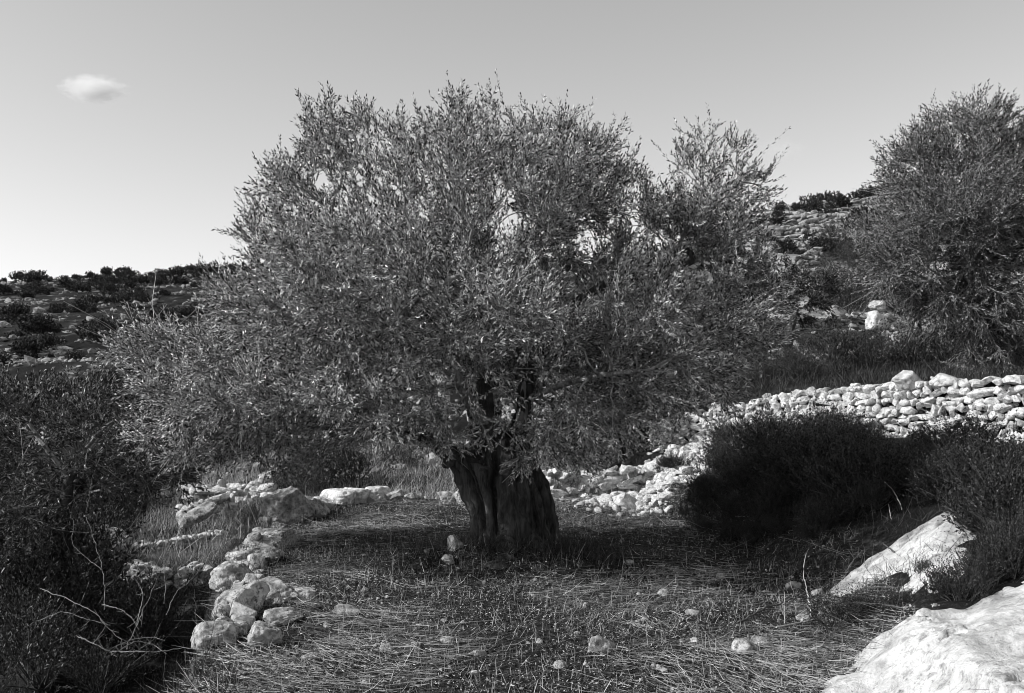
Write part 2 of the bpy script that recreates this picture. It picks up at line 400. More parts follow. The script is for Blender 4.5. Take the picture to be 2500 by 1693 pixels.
for lab, (px, py), Y, dm, sd_ in EB:
    X = (px - 512) * Y / F; zc = EYE - (py - HZ) * Y / F
    smooth_ = 'smooth' in lab or 'rounded' in lab
    dm = tuple(q * (0.92 if sd_ < 6 else 1.2) for q in dm); zc = max(zc, Hs(X, Y, False) + dm[2] * 0.35)
    rock('boulder', lab, (X, Y), dm, 100 + sd_, 5, M_SMOOTH if smooth_ else M_STONE, rz=sd_ * 1.3, cuts=4 if smooth_ else 17, rough=0.075 if not smooth_ else 0.06, fine=0.05 if not smooth_ else 0.02, cat='boulder', onz=zc - dm[2] * 0.5, sink=0.25)

# loose stones on the field: each its own thing
LS = [((347, 608), 0.085, 'squarish pale stone lying in the straw in the left foreground'),
      ((455, 556), 0.11, 'grey stone propped upright on the left of the trunk foot'),
      ((449, 565), 0.065, 'small white stone in front of the propped stone by the trunk'),
      ((427, 562), 0.03, 'tiny white stone left of the propped stone'),
      ((600, 645), 0.075, 'flat white stone with a dark notch, bottom centre'),
      ((745, 646), 0.085, 'rounded pale stone near the bottom, left of the corner slab'),
      ((762, 641), 0.05, 'small pale stone touching the rounded one near the corner slab'),
      ((628, 563), 0.035, 'white stone in the tree shadow right of the trunk'),
      ((664, 592), 0.045, 'white stone at the sunny front rim of the shadow'),
      ((693, 613), 0.045, 'flat pale stone in the straw right of centre'),
      ((793, 585), 0.055, 'pale stone at the foot of the bank beside dry stalks'),
      ((817, 592), 0.06, 'pale stone half under weeds in front of the white patch'),
      ((804, 617), 0.05, 'pale flat stone between thatch and dark weeds'),
      ((387, 648), 0.035, 'pointed white stone at the very bottom left of centre'),
      ((413, 645), 0.045, 'low pale stone right of the pointed one at the bottom'),
      ((447, 640), 0.04, 'lumpy pale stone at the bottom below the trunk'),
      ((477, 652), 0.05, 'pale chunk at the bottom edge under the tree'),
      ((586, 604), 0.03, 'small pale stone in the open straw in front of the shadow'),
      ((695, 640), 0.035, 'small pale stone left of the rounded one'),
      ((720, 575), 0.04, 'stone in the darkest shade at the foot of the bank'),
      ((540, 640), 0.028, 'small white chip at the bottom centre'),
      ((327, 625), 0.03, 'small stone below the squarish one in the left foreground'),
      ((365, 588), 0.028, 'small stone in the straw between ledge and shadow stripe'),
      ((640, 620), 0.03, 'small pale stone halfway between shadow and bottom edge'),
      ((560, 665), 0.04, 'pale stone at the bottom edge right of centre'),
      ((660, 668), 0.045, 'broken pale stone at the bottom edge left of the rounded one'),
      ((310, 655), 0.04, 'pale lump at the bottom edge under the boulders')]
for i, ((px, py), r, lab) in enumerate(LS):
    Y = (EYE) * F / (py - HZ + r * 60); X = (px - 512) * Y / F
    rg = np.random.default_rng(i); dm = (r * rg.uniform(0.9, 1.3), r * rg.uniform(0.8, 1.1), r * rg.uniform(0.6, 0.9))
    if 'upright' in lab: dm = (0.075, 0.06, 0.10)
    rock('stone', lab, (X, Y), dm, 300 + i, 4, M_STONE, rz=i, cuts=14, cat='stone', sink=0.4)

# ------------------------------------------------------------------ dry stone walls
def wall_items(path, ztop, height, thick, sz, seed, batter=0.12, topjit=0.04, elong=1.0):
    """courses of stones on the camera-side face and the top of a wall along path [(x,y)]"""
    rg = np.random.default_rng(seed); path = np.array(path, float)
    seg = np.linalg.norm(np.diff(path, axis=0), axis=1); cum = np.concatenate([[0], np.cumsum(seg)]); Lt = cum[-1]
    items = []
    for layer in (0, 1):
        s_off = layer * 0.5
        h = 0.0; row = 0
        while h < 1.0:
            ch = sz * rg.uniform(0.55, 0.95); s = rg.uniform(0, sz)
            while s < Lt:
                wdt = sz * elong * rg.lognormal(0, 0.48); hh = ch * rg.uniform(0.75, 1.25)
                t = s + wdt / 2
                x = np.interp(t, cum, path[:, 0]); y = np.interp(t, cum, path[:, 1])
                k = min(np.searchsorted(cum, t), len(path) - 1); d = path[k] - path[max(k - 1, 0)]; d = d / (np.linalg.norm(d) + 1e-9)
                nr = np.array([d[1], -d[0]]);
                if nr[1] > 0: nr = -nr
                zt = np.interp(t, cum, ztop); Hh = np.interp(t, cum, height)
                z = zt - h * Hh - hh / 2
                off = -layer * sz * 0.8 + h * Hh * batter + rg.normal(0, sz * 0.08)
                if z > zt - Hh - 0.08:
                    a = math.atan2(d[1], d[0])
                    rm = np.array(Matrix.Rotation(a + rg.normal(0, 0.2), 3, 'Z') @ Matrix.Rotation(rg.normal(0, 0.22), 3, 'Y') @ Matrix.Rotation(rg.normal(0, 0.18), 3, 'X'))
                    items.append(((x + nr[0] * off, y + nr[1] * off, z + rg.normal(0, topjit)), (wdt * 0.60, sz * rg.uniform(0.5, 0.8), hh * 0.62), rm, int(rg.integers(999))))
                s += wdt * 0.98
            h += ch * 0.92 / max(np.mean(height), 0.05); row += 1
            if row > 40: break
    return items
def wall(name, label, path, ztop, height, thick, sz, seed, mat, sub=2, group=None, **kw):
    it = wall_items(path, ztop, height, thick, sz, seed, **kw)
    V, Fc = stones_mesh(it, sub)
    o = link(name, mesh_np(name, V, Fc, mat, False))
    return tag(o, label, 'dry stone wall', group)
pth = [(2.2, 16.25), (2.85, 16.0), (3.7, 15.5), (4.4, 15.0), (4.9, 14.2), (5.3, 13.5), (6.1, 12.5), (6.8, 11.6), (7.6, 10.8)]
wo = wall('dry_stone_wall', 'long sunlit dry stone retaining wall climbing the right side above the shadow',
     pth, [0.92, 1.09, 1.3, 1.47, 1.56, 1.62, 1.66, 1.70, 1.72], [0.5, 0.6, 0.72, 0.8, 0.88, 0.95, 1.0, 1.05, 1.05], 0.5, 0.118, 5, M_WALL, sub=3, batter=0.06, topjit=0.022, elong=0.92)
rock('capstone', 'big squared white block lying on top of the long wall', (5.33, 13.5), (0.21, 0.17, 0.14), 71, 4, M_WHITE, rz=0.2, cuts=12, cat='stone', onz=1.62, sink=0.4, rough=0.03)
rock('capstone', 'long white block beside the big squared one on the long wall', (5.66, 13.12), (0.2, 0.15, 0.10), 72, 4, M_WHITE, rz=-0.6, cuts=12, cat='stone', onz=1.62, sink=0.4, rough=0.03)
wall('dry_stone_wall', 'low dry stone wall standing just right of the trunk behind the field',
     [(0.35, 13.2), (0.9, 13.25), (1.5, 13.3), (2.1, 13.5)], [0.40, 0.42, 0.42, 0.45], [0.42, 0.42, 0.4, 0.4], 0.4, 0.12, 8, M_WALL, sub=3)
wall('terrace_edge', 'crumbling low stone edging under the boulders along the left side of the field',
     [(np.interp(q, L1y, L1x) + 0.12, q) for q in (6.3, 7.0, 7.8, 8.6, 9.4, 10.2, 11.0, 12.0, 12.9)] + [(-2.0, 13.2), (-1.2, 13.25), (-0.5, 13.2)],
     [0.06] * 12, [0.35] * 12, 0.3, 0.12, 14, M_STONE, sub=3, topjit=0.035)
# scree of collapsed stones on the slope between the two walls
def stuff_stones(name, label, pts, dims, seed, mat, sub=2):
    rg = np.random.default_rng(seed); it = []
    for (x, y, z), d in zip(pts, dims):
        it.append(((x, y, z), (d * rg.uniform(0.8, 1.3), d * rg.uniform(0.7, 1.1), d * rg.uniform(0.45, 0.8)), rotm(rg, 0.4), int(rg.integers(999))))
    V, Fc = stones_mesh(it, sub)
    o = link(name, mesh_np(name, V, Fc, mat, False)); return tag(o, label, 'rubble', kind='stuff')
rg = np.random.default_rng(77)
pts = []; dm = []
ctr = np.array([(1.35, 12.9), (1.8, 13.2), (2.2, 13.7), (2.5, 14.3), (2.8, 14.9), (3.2, 15.2), (3.7, 15.1), (4.2, 14.6)])
for k in range(2600):
    t = rg.uniform(0, len(ctr) - 1.001); i = int(t); c = ctr[i] * (1 - t + i) + ctr[i + 1] * (t - i)
    x, y = c + rg.normal(0, (0.28, 0.5)); s = rg.lognormal(-3.2, 0.45)
    pts.append((x, y, Hs(x, y) + s * 0.25) if k < 0 else (x, y, 0)); dm.append(min(s, 0.17))
pa = np.array(pts); pa[:, 2] = H(pa[:, 0], pa[:, 1]) + np.array(dm) * 0.25
stuff_stones('scree', 'pale scree of fallen stones sloping up between the low wall and the long wall', pa, dm, 6, M_WALL)
# pebbles over the field
n = 2600
px_ = rg.uniform(-2.7, 2.9, n); py_ = 3.9 + 9.4 * rg.random(n) ** 1.4
ok = (px_ > np.interp(py_, L1y, L1x) + 0.05); px_, py_ = px_[ok], py_[ok]
dm = np.clip(rg.lognormal(-4.9, 0.55, len(px_)), 0.003, 0.026)
pa = np.stack([px_, py_, H(px_, py_) + dm * 0.2], -1)
stuff_stones('pebbles', 'small pale stones scattered through the straw', pa, dm, 9, M_STONE, 1)

# terrace walls and ledges on the right hill, and ledges on the left
TW = [
 ('topmost pale terrace wall along the crest of the right hill', [(770, 208), (800, 205), (840, 200), (880, 197)], 78, 0.55, 0.45),
 ('second pale terrace wall below the crest of the right hill', [(775, 224), (800, 222), (830, 221), (870, 216)], 66, 0.5, 0.4),
 ('third terrace wall down the right hill', [(770, 234), (800, 233), (835, 231)], 60, 0.45, 0.4),
 ('fourth terrace wall down the right hill, short and pale', [(768, 243), (800, 242), (840, 241)], 54, 0.45, 0.36),
 ('fifth terrace wall down the right hill, just above the dark bushes', [(770, 252), (800, 251), (830, 249)], 49, 0.4, 0.34),
 ('steeply climbing pale wall low on the right hill', [(795, 270), (815, 262), (835, 254), (850, 248)], 42, 0.6, 0.3),
 ('long pale ledge wall above the long dry wall, behind the bushes', [(730, 341), (770, 334), (810, 330), (850, 326), (893, 324)], 29, 0.42, 0.22),
 ('short rubble ledge behind the crown on the right', [(770, 360), (795, 358), (822, 366)], 22, 0.3, 0.16),
]
for i, (lab, pl, Y, hh, sz) in enumerate(TW):
    pts3 = [gp(a, b, Y * 0.72) + np.array([0, 0, hh * 0.7]) for a, b in pl]
    wall('terrace_wall', lab, [(p[0], p[1]) for p in pts3], [p[2] for p in pts3], [hh * 0.8] * len(pts3), 0.4, sz * 0.62, 20 + i, M_FARST, sub=2, topjit=sz * 0.12, elong=1.5)
LW = [
 ('pale rubble wall in the gully left of the edge boulders', [(183, 503), (205, 500), (235, 498), (268, 501)], 15.5, 0.32, 0.14),
 ('lower rubble wall in the gully, left of the tall boulder', [(176, 522), (195, 518), (216, 513), (232, 510)], 14.5, 0.3, 0.12),
 ('thin pale ledge crossing the gully', [(128, 548), (160, 546), (190, 541), (222, 536)], 13.0, 0.12, 0.08),
 ('pale ledge of layered rock behind the terrace edge', [(262, 487), (290, 479), (320, 477), (355, 479)], 18.0, 0.28, 0.16),
 ('small rubble heap at the foot of the gully', [(122, 575), (140, 578), (160, 583)], 10.6, 0.22, 0.10),
 ('pair of pale rocks at the bottom of the gully', [(176, 578), (192, 580), (206, 578)], 10.2, 0.22, 0.14),
 ('small pale rubble patch on the left of the gully', [(100, 535), (112, 539), (122, 546)], 12.5, 0.2, 0.09),
]
for i, (lab, pl, Y, hh, sz) in enumerate(LW):
    pts3 = [gp(a, b + 4, 6.0) + np.array([0, 0, hh * 1.0]) for a, b in pl]
    print(lab, pts3[0], pts3[-1])
    wall('rubble_wall', lab, [(p[0], p[1]) for p in pts3], [p[2] for p in pts3], [hh * 1.25] * len(pts3), 0.4, sz * 1.15, 40 + i, M_WALL, sub=2, topjit=sz * 0.2)
rock('boulder', 'angular pale block in the gully wall', tuple(P(186, 517, 14.0)[:2]), (0.16, 0.14, 0.13), 81, 4, M_STONE, cuts=12, cat='boulder', onz=P(186, 517, 14.0)[2] - .05)
rock('boulder', 'leaning pale slab beside the angular block in the gully', tuple(P(203, 512, 14.0)[:2]), (0.24, 0.12, 0.12), 82, 4, M_STONE, tilt=(0, -0.5), cuts=12, cat='boulder', onz=P(203, 512, 14.0)[2] - .05)
rock('boulder', 'white pillar like rock on the terrace above the long wall', tuple(P(876, 312, 26)[:2]), (0.30, 0.25, 0.26), 83, 4, M_WHITE, cuts=8, cat='boulder', onz=P(876, 316, 26)[2] - .2)
rock('boulder', 'smaller white rock stacked above the pillar like rock', tuple(P(876, 300, 26.4)[:2]), (0.22, 0.2, 0.15), 84, 4, M_STONE, cuts=8, cat='boulder', onz=P(876, 304, 26.4)[2] - .1)

# loose stones in short ledges all over both hills
rg = np.random.default_rng(31); pts = []; dm = []
for k in range(760):
    lft = rg.random() < 0.78
    if lft: Y = rg.uniform(26, 198) if rg.random() < .8 else rg.uniform(20, 60); a = rg.uniform(-0.62, 0.05)
    else: Y = rg.uniform(22, 82); a = rg.uniform(0.2, 0.6)
    L_ = rg.uniform(1, 9) * (0.5 + Y / 200); nS = int(rg.uniform(6, 22))
    xx = a * Y + rg.uniform(-.5, .5, nS) * L_; yy = Y + rg.normal(0, 0.4, nS)
    for x, y in zip(xx, yy): pts.append((x, y, 0)); dm.append(np.clip(rg.lognormal(-1.5, 0.5) * (0.35 + Y / 260), 0.05, 0.55))
pa = np.array(pts); pa[:, 2] = H(pa[:, 0], pa[:, 1]) + np.array(dm) * 0.25
stuff_stones('hillside_rubble', 'pale weathered stones and ledges strewn over the hillsides', pa, dm, 12, M_FARST, 1)

# ------------------------------------------------------------------ plants
def frames(D):
    up = np.where(np.abs(D[:, 2:3]) > 0.93, np.array([[1.0, 0, 0]]), np.array([[0, 0, 1.0]]))
    U = nrm(np.cross(D, up)); W = np.cross(U, D); return U, W
def leaves(Bp, D, S, L, Wd, fold=0.25):
    """one folded diamond per leaf: base, direction, side, length, width"""
    Nn = np.cross(D, S)
    L = L[:, None]; Wd = Wd[:, None]
    tip = Bp + D * L
    l = Bp + D * L * 0.5 + S * Wd * 0.5 + Nn * Wd * fold
    r = Bp + D * L * 0.5 - S * Wd * 0.5 + Nn * Wd * fold
    n = len(Bp)
    V = np.stack([Bp, r, tip, l], 1).reshape(-1, 3)
    return V, np.arange(4 * n).reshape(n, 4)
def tube_edges(Nd, par, rad, sides=5):
    D = nrm(Nd - Nd[np.maximum(par, 0)]); root = par < 0
    D[root] = np.array([0, 0, 1.0]); U, W = frames(D)
    a = np.arange(sides) * 2 * np.pi / sides
    ring = (np.cos(a)[None, :, None] * U[:, None] + np.sin(a)[None, :, None] * W[:, None]) * rad[:, None, None] + Nd[:, None]
    V = ring.reshape(-1, 3); e = np.where(~root)[0]; p = par[e]
    k = np.arange(sides); k2 = (k + 1) % sides
    Fq = np.stack([p[:, None] * sides + k, p[:, None] * sides + k2, e[:, None] * sides + k2, e[:, None] * sides + k], -1).reshape(-1, 4)
    return V, Fq
def shoots(Bs, Ds, Ls, nl, leafL, leafW, rg, curve=0.25, tw=0.0016, ang=0.75):
    """leafy shoots: thin curved twig + opposite leaves. returns leaf V,F,rnd and twig V,F"""
    n = len(Bs); U, W = frames(Ds)
    cd = nrm(U * rg.normal(size=(n, 1)) + W * rg.normal(size=(n, 1)) + np.array([0, 0, 0.5])) * (curve * rg.uniform(0.2, 1, (n, 1)))
    def at(t):  # t (n,m)
        return Bs[:, None] + Ds[:, None] * (Ls[:, None, None] * t[..., None]) + cd[:, None] * (Ls[:, None, None] * (t[..., None] ** 2))
    def dr(t): return nrm(Ds[:, None] + cd[:, None] * 2 * t[..., None])
    t = (np.arange(nl)[None] // 2 + 1.0) / (nl // 2 + 0.3) * 0.85 + 0.15 + rg.normal(0, 0.02, (n, nl)); t = np.clip(t, 0, 1.02)
    B = at(t); D = dr(t)
    az = (np.arange(nl)[None] % 2) * np.pi + (np.arange(nl)[None] // 2) * (np.pi / 2) + rg.uniform(0, 6.28, (n, 1)) + rg.normal(0, 0.35, (n, nl))
    Uu = U[:, None]; Ww = W[:, None]
    side = np.cos(az)[..., None] * Uu + np.sin(az)[..., None] * Ww
    an = rg.normal(ang * 0.7, 0.2, (n, nl))[..., None]
    LD = nrm(D * np.cos(an) + side * np.sin(an) + rg.normal(0, 0.1, (n, nl, 3)))
    S = nrm(np.cross(LD, D) + rg.normal(0, 0.35, (n, nl, 3))); S = nrm(S - LD * np.sum(S * LD, -1, keepdims=True))
    L = leafL * rg.uniform(0.6, 1.2, (n, nl)); Wd = leafW * rg.uniform(0.75, 1.25, (n, nl))
    keep = rg.random((n, nl)) > 0.12
    V, Fc = leaves(B[keep], LD[keep], S[keep], L[keep], Wd[keep])
    rnd = np.clip(rg.beta(0.6, 1.1, len(Fc)), 0, 1)
    m = 4; tt = np.tile(np.linspace(0, 1, m)[None], (n, 1)); pts = at(tt)
    par = np.tile(np.array([-1, 0, 1, 2])[None], (n, 1)) + (np.arange(n) * m)[:, None]; par[:, 0] = -1
    rad = np.tile(np.linspace(1, 0.45, m)[None], (n, 1)) * tw
    tV, tF = tube_edges(pts.reshape(-1, 3), par.ravel(), rad.ravel(), 3)
    return V, Fc, rnd, tV, tF

def blob_points(blobs, n, rg, shell=0.0):
    """points in ellipsoids given as (centre xyz, radii xyz, weight)"""
    w = np.array([b[2] * b[1][0] * b[1][1] * b[1][2] for b in blobs]); w = w / w.sum()
    idx = rg.choice(len(blobs), n, p=w); C_ = np.array([b[0] for b in blobs])[idx]; R_ = np.array([b[1] for b in blobs])[idx]
    d = nrm(rg.normal(size=(n, 3))); r = rg.random(n) ** (1 / 3.0); r = shell + (1 - shell) * r
    return C_ + d * R_ * r[:, None]
def colonise(nodes, par, att, step=0.1, kill=0.16, infl=1.6, iters=140, rg=None, wob=0.25):
    Nd = [np.array(p, float) for p in nodes]; par = list(par)
    A = att.copy(); N0 = np.array(Nd)
    best = np.full(len(A), 1e9); bi = np.zeros(len(A), int)
    for c0 in range(0, len(N0), 64):
        d = np.linalg.norm(A[:, None] - N0[None, c0:c0 + 64], axis=2); j = d.argmin(1); dv = d[np.arange(len(A)), j]
        u = dv < best; best[u] = dv[u]; bi[u] = j[u] + c0
    Dg = {}
    for it in range(iters):
        act = best < infl
        if it < 12: act = best < infl * 2.5
        if not act.any(): break
        Na = np.array(Nd); ids = bi[act]; vec = nrm(A[act] - Na[ids])
        acc = np.zeros((len(Na), 3)); np.add.at(acc, ids, vec)
        u = np.unique(ids); dirs = nrm(nrm(acc[u]) + rg.normal(0, wob, (len(u), 3)))
        new = Na[u] + dirs * step; base = len(Nd)
        Nd.extend(list(new)); par.extend(u.tolist())
        for c0 in range(0, len(new), 200):
            nn = new[c0:c0 + 200]
            d = np.linalg.norm(A[:, None] - nn[None], axis=2); j = d.argmin(1); dv = d[np.arange(len(A)), j]
            uu = dv < best; best[uu] = dv[uu]; bi[uu] = j[uu] + base + c0
        k = best > kill; A, best, bi = A[k], best[k], bi[k]
        if len(A) == 0: break
    return np.array(Nd), np.array(par)
def poly_nodes(paths, step):
    """paths: list of (points Nx3, start_ref or None) -> nodes, parents. start_ref=(path index, fraction)"""
    nodes, par, starts, fr = [], [], [], []
    for pts, ref in paths:
        pts = np.array(pts, float); sg = np.linalg.norm(np.diff(pts, axis=0), axis=1); cum = np.concatenate([[0], np.cumsum(sg)])
        m = max(int(cum[-1] / step), 2); t = np.linspace(0, cum[-1], m)
        q = np.stack([np.interp(t, cum, pts[:, i]) for i in range(3)], -1)
        b = len(nodes)
        for k in range(m):
            nodes.append(q[k])
            if k == 0:
                if ref is None: par.append(-1)
                else:
                    s, e = starts[ref]; cand = np.array(nodes[s:e]); par.append(s + int(np.linalg.norm(cand - q[0], axis=1).argmin()))
            else: par.append(b + k - 1)
        starts.append((b, len(nodes)))
    return nodes, par
def pipe(Nd, par, tip=0.0035, ex=2.35, cap=0.16):
    r = np.zeros(len(Nd)); has = np.zeros(len(Nd), bool); has[par[par >= 0]] = True
    r[~has] = tip ** ex
    for i in range(len(Nd) - 1, -1, -1):      # children always come after their parents
        if par[i] >= 0: r[par[i]] += r[i]
    return np.minimum(r ** (1 / ex), cap)

def grow_tree(root, base, paths, blobs, natt, seed, leafmat, nl=16, leafL=0.05, leafW=0.0125, shoot=0.24, per=2.0, step=0.1, kill=0.16, thin=0.010, upw=0.5, lowz=1.2, clump=0.45, twig=M_TWIG, branch=M_BRANCH, tip=0.0042, gap=(6.0, 0.24)):
    rg = np.random.default_rng(seed); base = np.array(base)
    nodes, par = poly_nodes(paths, step)
    att = blob_points(blobs, natt, rg, 0.15)
    cl = fbm(att * 1.25, 3, seed + 2); att = att[cl + rg.normal(0, 0.05, len(att)) > clump - 0.06]
    Nd, par = colonise(nodes, par, att, step, kill, 1.4, 150, rg)
    rad = pipe(Nd, par, tip)
    bV, bF = tube_edges(Nd, par, rad, 6)
    b = link('branches', mesh_np('branches', bV - base, bF, branch, True), root)
    sel = np.where((rad < thin) & (par >= 0))[0]
    cen = np.average(np.array([q[0] for q in blobs]), axis=0)
    ch = np.zeros(len(Nd), int); np.add.at(ch, par[par >= 0], 1)
    k = rg.poisson(per, len(sel)) + (ch[sel] == 0) * rg.poisson(4.0, len(sel)); src = np.repeat(sel, k)
    dn = fbm(Nd[src] * 1.6, 2, seed + 31); src = src[rg.random(len(src)) < np.clip(0.55 + (dn - 0.47) * gap[0], gap[1], 1.0)]
    Bp = Nd[src] + (Nd[par[src]] - Nd[src]) * rg.random((len(src), 1))
    gd = nrm(Nd[src] - Nd[par[src]]); outw = nrm(Bp - cen)
    z = (Bp[:, 2] - lowz)
    D = nrm(gd * 0.7 + outw * 0.55 + rg.normal(0, 0.5, (len(src), 3)) + np.array([0, 0, 1.0]) * (upw * np.clip(z, -1.2, 1))[:, None])
    Ls = shoot * rg.lognormal(0, 0.3, len(src))
    V, Fc, rnd, tV, tF = shoots(Bp, D, Ls, nl, leafL, leafW, rg)
    # long bare-ended twigs that catch the light
    ins = np.min([np.linalg.norm((Bp - np.array(q[0])) / np.array(q[1]), axis=1) for q in blobs], axis=0); low = np.where((Bp[:, 2] < np.percentile(Bp[:, 2], 78)) & (ins < 0.72))[0]; nb = int(len(src) * 0.10); pk = rg.choice(low, nb)
    Db = nrm(D[pk] + rg.normal(0, 0.5, (nb, 3)) - np.array([0, 0, 0.35]))
    _, _, _, uV, uF = shoots(Bp[pk], Db, Ls[pk] * 1.25, 2, leafL, leafW, rg, 1.1, 0.0036)
    c = link('crown', mesh_np('crown', V - base, Fc, leafmat, False, {'rnd': ('FACE', rnd)}), root)
    tg = link('twigs', mesh_np('twigs', np.concatenate([tV, uV]) - base, np.concatenate([tF, uF + len(tV)]), twig, True), c)
    print('TREE', len(Nd), 'nodes', len(src), 'shoots', len(Fc), 'leaves')
    return Nd, par, rad

def PB(px, py, rx, ry, Y, ry_depth, wgt=1.0):
    return (P(px, py, Y), (rx * Y / F, ry_depth, ry * Y / F), wgt)

# ---- the main olive tree
TB = np.array([0.0, 9.5, 0.0])
tree = empty('olive_tree', TB); tag(tree, 'big old olive tree with a thick gnarled trunk in the middle of the field', 'olive tree')
YT = 9.5
def pp(*l): return [P(a, b, c) for a, b, c in l]
main_paths = [
 (pp((512, 549, 9.5), (512, 520, 9.5), (508, 490, 9.5), (500, 465, 9.5), (492, 450, 9.5)), None),
 (pp((470, 470, 9.4), (445, 450, 9.35), (425, 436, 9.2), (395, 418, 9.0), (350, 405, 8.8), (290, 395, 8.8), (220, 385, 9.2)), 0),   # left low limb
 (pp((490, 455, 9.5), (484, 430, 9.5), (478, 405, 9.5), (474, 384, 9.5)), 0),                                                 # broken stub
 (pp((520, 460, 9.5), (522, 420, 9.5), (527, 370, 9.5), (514, 307, 9.4), (501, 280, 9.3), (490, 255, 9.3), (478, 234, 9.4), (455, 190, 9.6)), 0),  # leader
 (pp((525, 400, 9.5), (545, 350, 9.8), (575, 300, 10.0), (606, 282, 10.0), (642, 275, 9.9), (672, 262, 9.9), (683, 262, 9.9), (710, 258, 9.9), (740, 264, 9.9), (772, 285, 9.8)), 3),
 (pp((710, 258, 9.9), (716, 280, 9.8), (715, 304, 9.7)), 4),
 (pp((672, 262, 9.9), (690, 220, 10.0), (713, 193, 10.0), (734, 180, 10.0), (760, 185, 10.0)), 4),
 (pp((484, 420, 9.5), (455, 375, 9.2), (420, 345, 8.9), (395, 330, 8.6), (375, 305, 8.6), (365, 280, 8.8), (350, 250, 9.0), (330, 210, 9.3)), 2),
 (pp((395, 330, 8.6), (410, 305, 8.3), (435, 285, 8.2), (460, 275, 8.2)), 7),
 (pp((440, 445, 9.35), (400, 440, 9.8), (350, 430, 10.3), (280, 425, 10.6)), 1),
 (pp((522, 420, 9.5), (500, 370, 10.2), (470, 300, 10.8), (440, 220, 11.0)), 3),
 (pp((527, 380, 9.5), (560, 350, 10.2), (610, 330, 11.0), (660, 310, 11.2)), 3),
 (pp((525, 400, 9.5), (560, 385, 9.0), (600, 375, 8.6), (650, 370, 8.5)), 3),
 (pp((350, 405, 8.8), (300, 350, 8.9), (270, 310, 9.2), (262, 265, 9.4)), 1),
 (pp((501, 280, 9.3), (530, 240, 9.3), (560, 200, 9.5), (575, 165, 9.6)), 3),
]
main_blobs = [
 PB(352, 150, 50, 40, 9.5, 0.9), PB(482, 146, 60, 40, 9.6, 1.0), PB(570, 168, 46, 42, 9.8, 0.9), PB(425, 200, 80, 62, 9.2, 1.7), PB(318, 212, 54, 50, 9.4, 1.2),
 PB(268, 246, 34, 24, 9.4, 0.6), PB(507, 215, 80, 62, 9.3, 1.8), PB(617, 225, 50, 42, 10.0, 1.0), PB(700, 164, 36, 28, 10.0, 0.6, 1.1), PB(755, 194, 24, 24, 10.0, 0.3, 0.7),
 PB(700, 222, 55, 34, 10.0, 0.9, 1.1), PB(372, 295, 95, 70, 9.0, 2.2), PB(280, 318, 68, 48, 9.2, 1.4), PB(178, 356, 62, 32, 9.5, 0.9), PB(250, 395, 90, 42, 9.2, 1.7),
 PB(493, 330, 80, 62, 9.2, 2.2), PB(388, 388, 80, 48, 8.6, 1.3), PB(617, 318, 85, 58, 9.6, 1.9), PB(720, 332, 58, 42, 9.8, 1.2, 1.0), PB(655, 380, 72, 40, 9.2, 1.3),
 PB(525, 398, 52, 34, 8.5, 0.5, 0.9), PB(735, 268, 34, 42, 9.9, 0.8, 1.0), PB(196, 430, 60, 38, 9.6, 1.0), PB(290, 448, 56, 26, 9.8, 0.8, 0.6), PB(590, 425, 52, 36, 8.9, 0.8, 0.8),
 PB(420, 430, 46, 24, 8.6, 0.5, 0.6), PB(700, 395, 48, 22, 9.6, 0.8, 0.5), PB(520, 445, 36, 18, 8.7, 0.4, 1.0), PB(478, 432, 34, 16, 8.5, 0.35, 0.9), PB(560, 440, 36, 20, 8.9, 0.5, 0.8),
]
grow_tree(tree, TB, main_paths, main_blobs, 13000, 1, M_LEAF, nl=24, leafL=0.043, leafW=0.0130, per=4.8, shoot=0.22)

# trunk: overlapping tubes, voxel-merged, then fluted
def tapered(pts, rads, sides=16):
    pts = np.array(pts, float); n = len(pts); par = np.arange(n) - 1
    V, Fq = tube_edges(pts, par, np.array(rads, float), sides)
    # caps
    Vc = np.concatenate([V, pts[:1], pts[-1:]]); k = np.arange(sides); k2 = (k + 1) % sides
    c0 = np.stack([k2, k, np.full(sides, len(V)), np.full(sides, len(V))], -1); c1 = np.stack([k + (n - 1) * sides, k2 + (n - 1) * sides, np.full(sides, len(V) + 1), np.full(sides, len(V) + 1)], -1)
    return Vc, [tuple(int(i) for i in f) for f in Fq] + [(int(a), int(b), int(c)) for a, b, c, _ in c0] + [(int(a), int(b), int(c)) for a, b, c, _ in c1]
def merged(name, tubes, voxel, fn, mat, base, parent):
    VV, FF, off = [], [], 0
    for pts, rd in tubes:
        v, f = tapered(pts, rd); VV.append(v); FF += [tuple(i + off for i in t) for t in f]; off += len(v)
    me = bpy.data.meshes.new('tmp'); me.from_pydata(np.concatenate(VV).tolist(), [], FF); me.update()
    bm = bmesh.new(); bm.from_mesh(me); bmesh.ops.recalc_face_normals(bm, faces=bm.faces); bm.to_mesh(me); bm.free()
    o = bpy.data.objects.new('tmp', me); COL.objects.link(o)
    md = o.modifiers.new('r', 'REMESH'); md.mode = 'VOXEL'; md.voxel_size = voxel
    ms = o.modifiers.new('s', 'SMOOTH'); ms.iterations = 6; ms.factor = 0.6
    dg = bpy.context.evaluated_depsgraph_get(); ev = o.evaluated_get(dg); nm = bpy.data.meshes.new_from_object(ev)
    bpy.data.objects.remove(o); nm.name = name
    n = len(nm.vertices); co = np.empty(n * 3, np.float32); nm.vertices.foreach_get('co', co); co = co.reshape(-1, 3).astype(float)
    no = np.empty(n * 3, np.float32); nm.vertices.foreach_get('normal', no); no = no.reshape(-1, 3)
    co = fn(co, no) - base
    nm.vertices.foreach_set('co', co.astype(np.float32).ravel()); nm.update()
    nm.polygons.foreach_set('use_smooth', np.full(len(nm.polygons), True)); nm.materials.clear(); nm.materials.append(mat)
    return link(name, nm, parent)
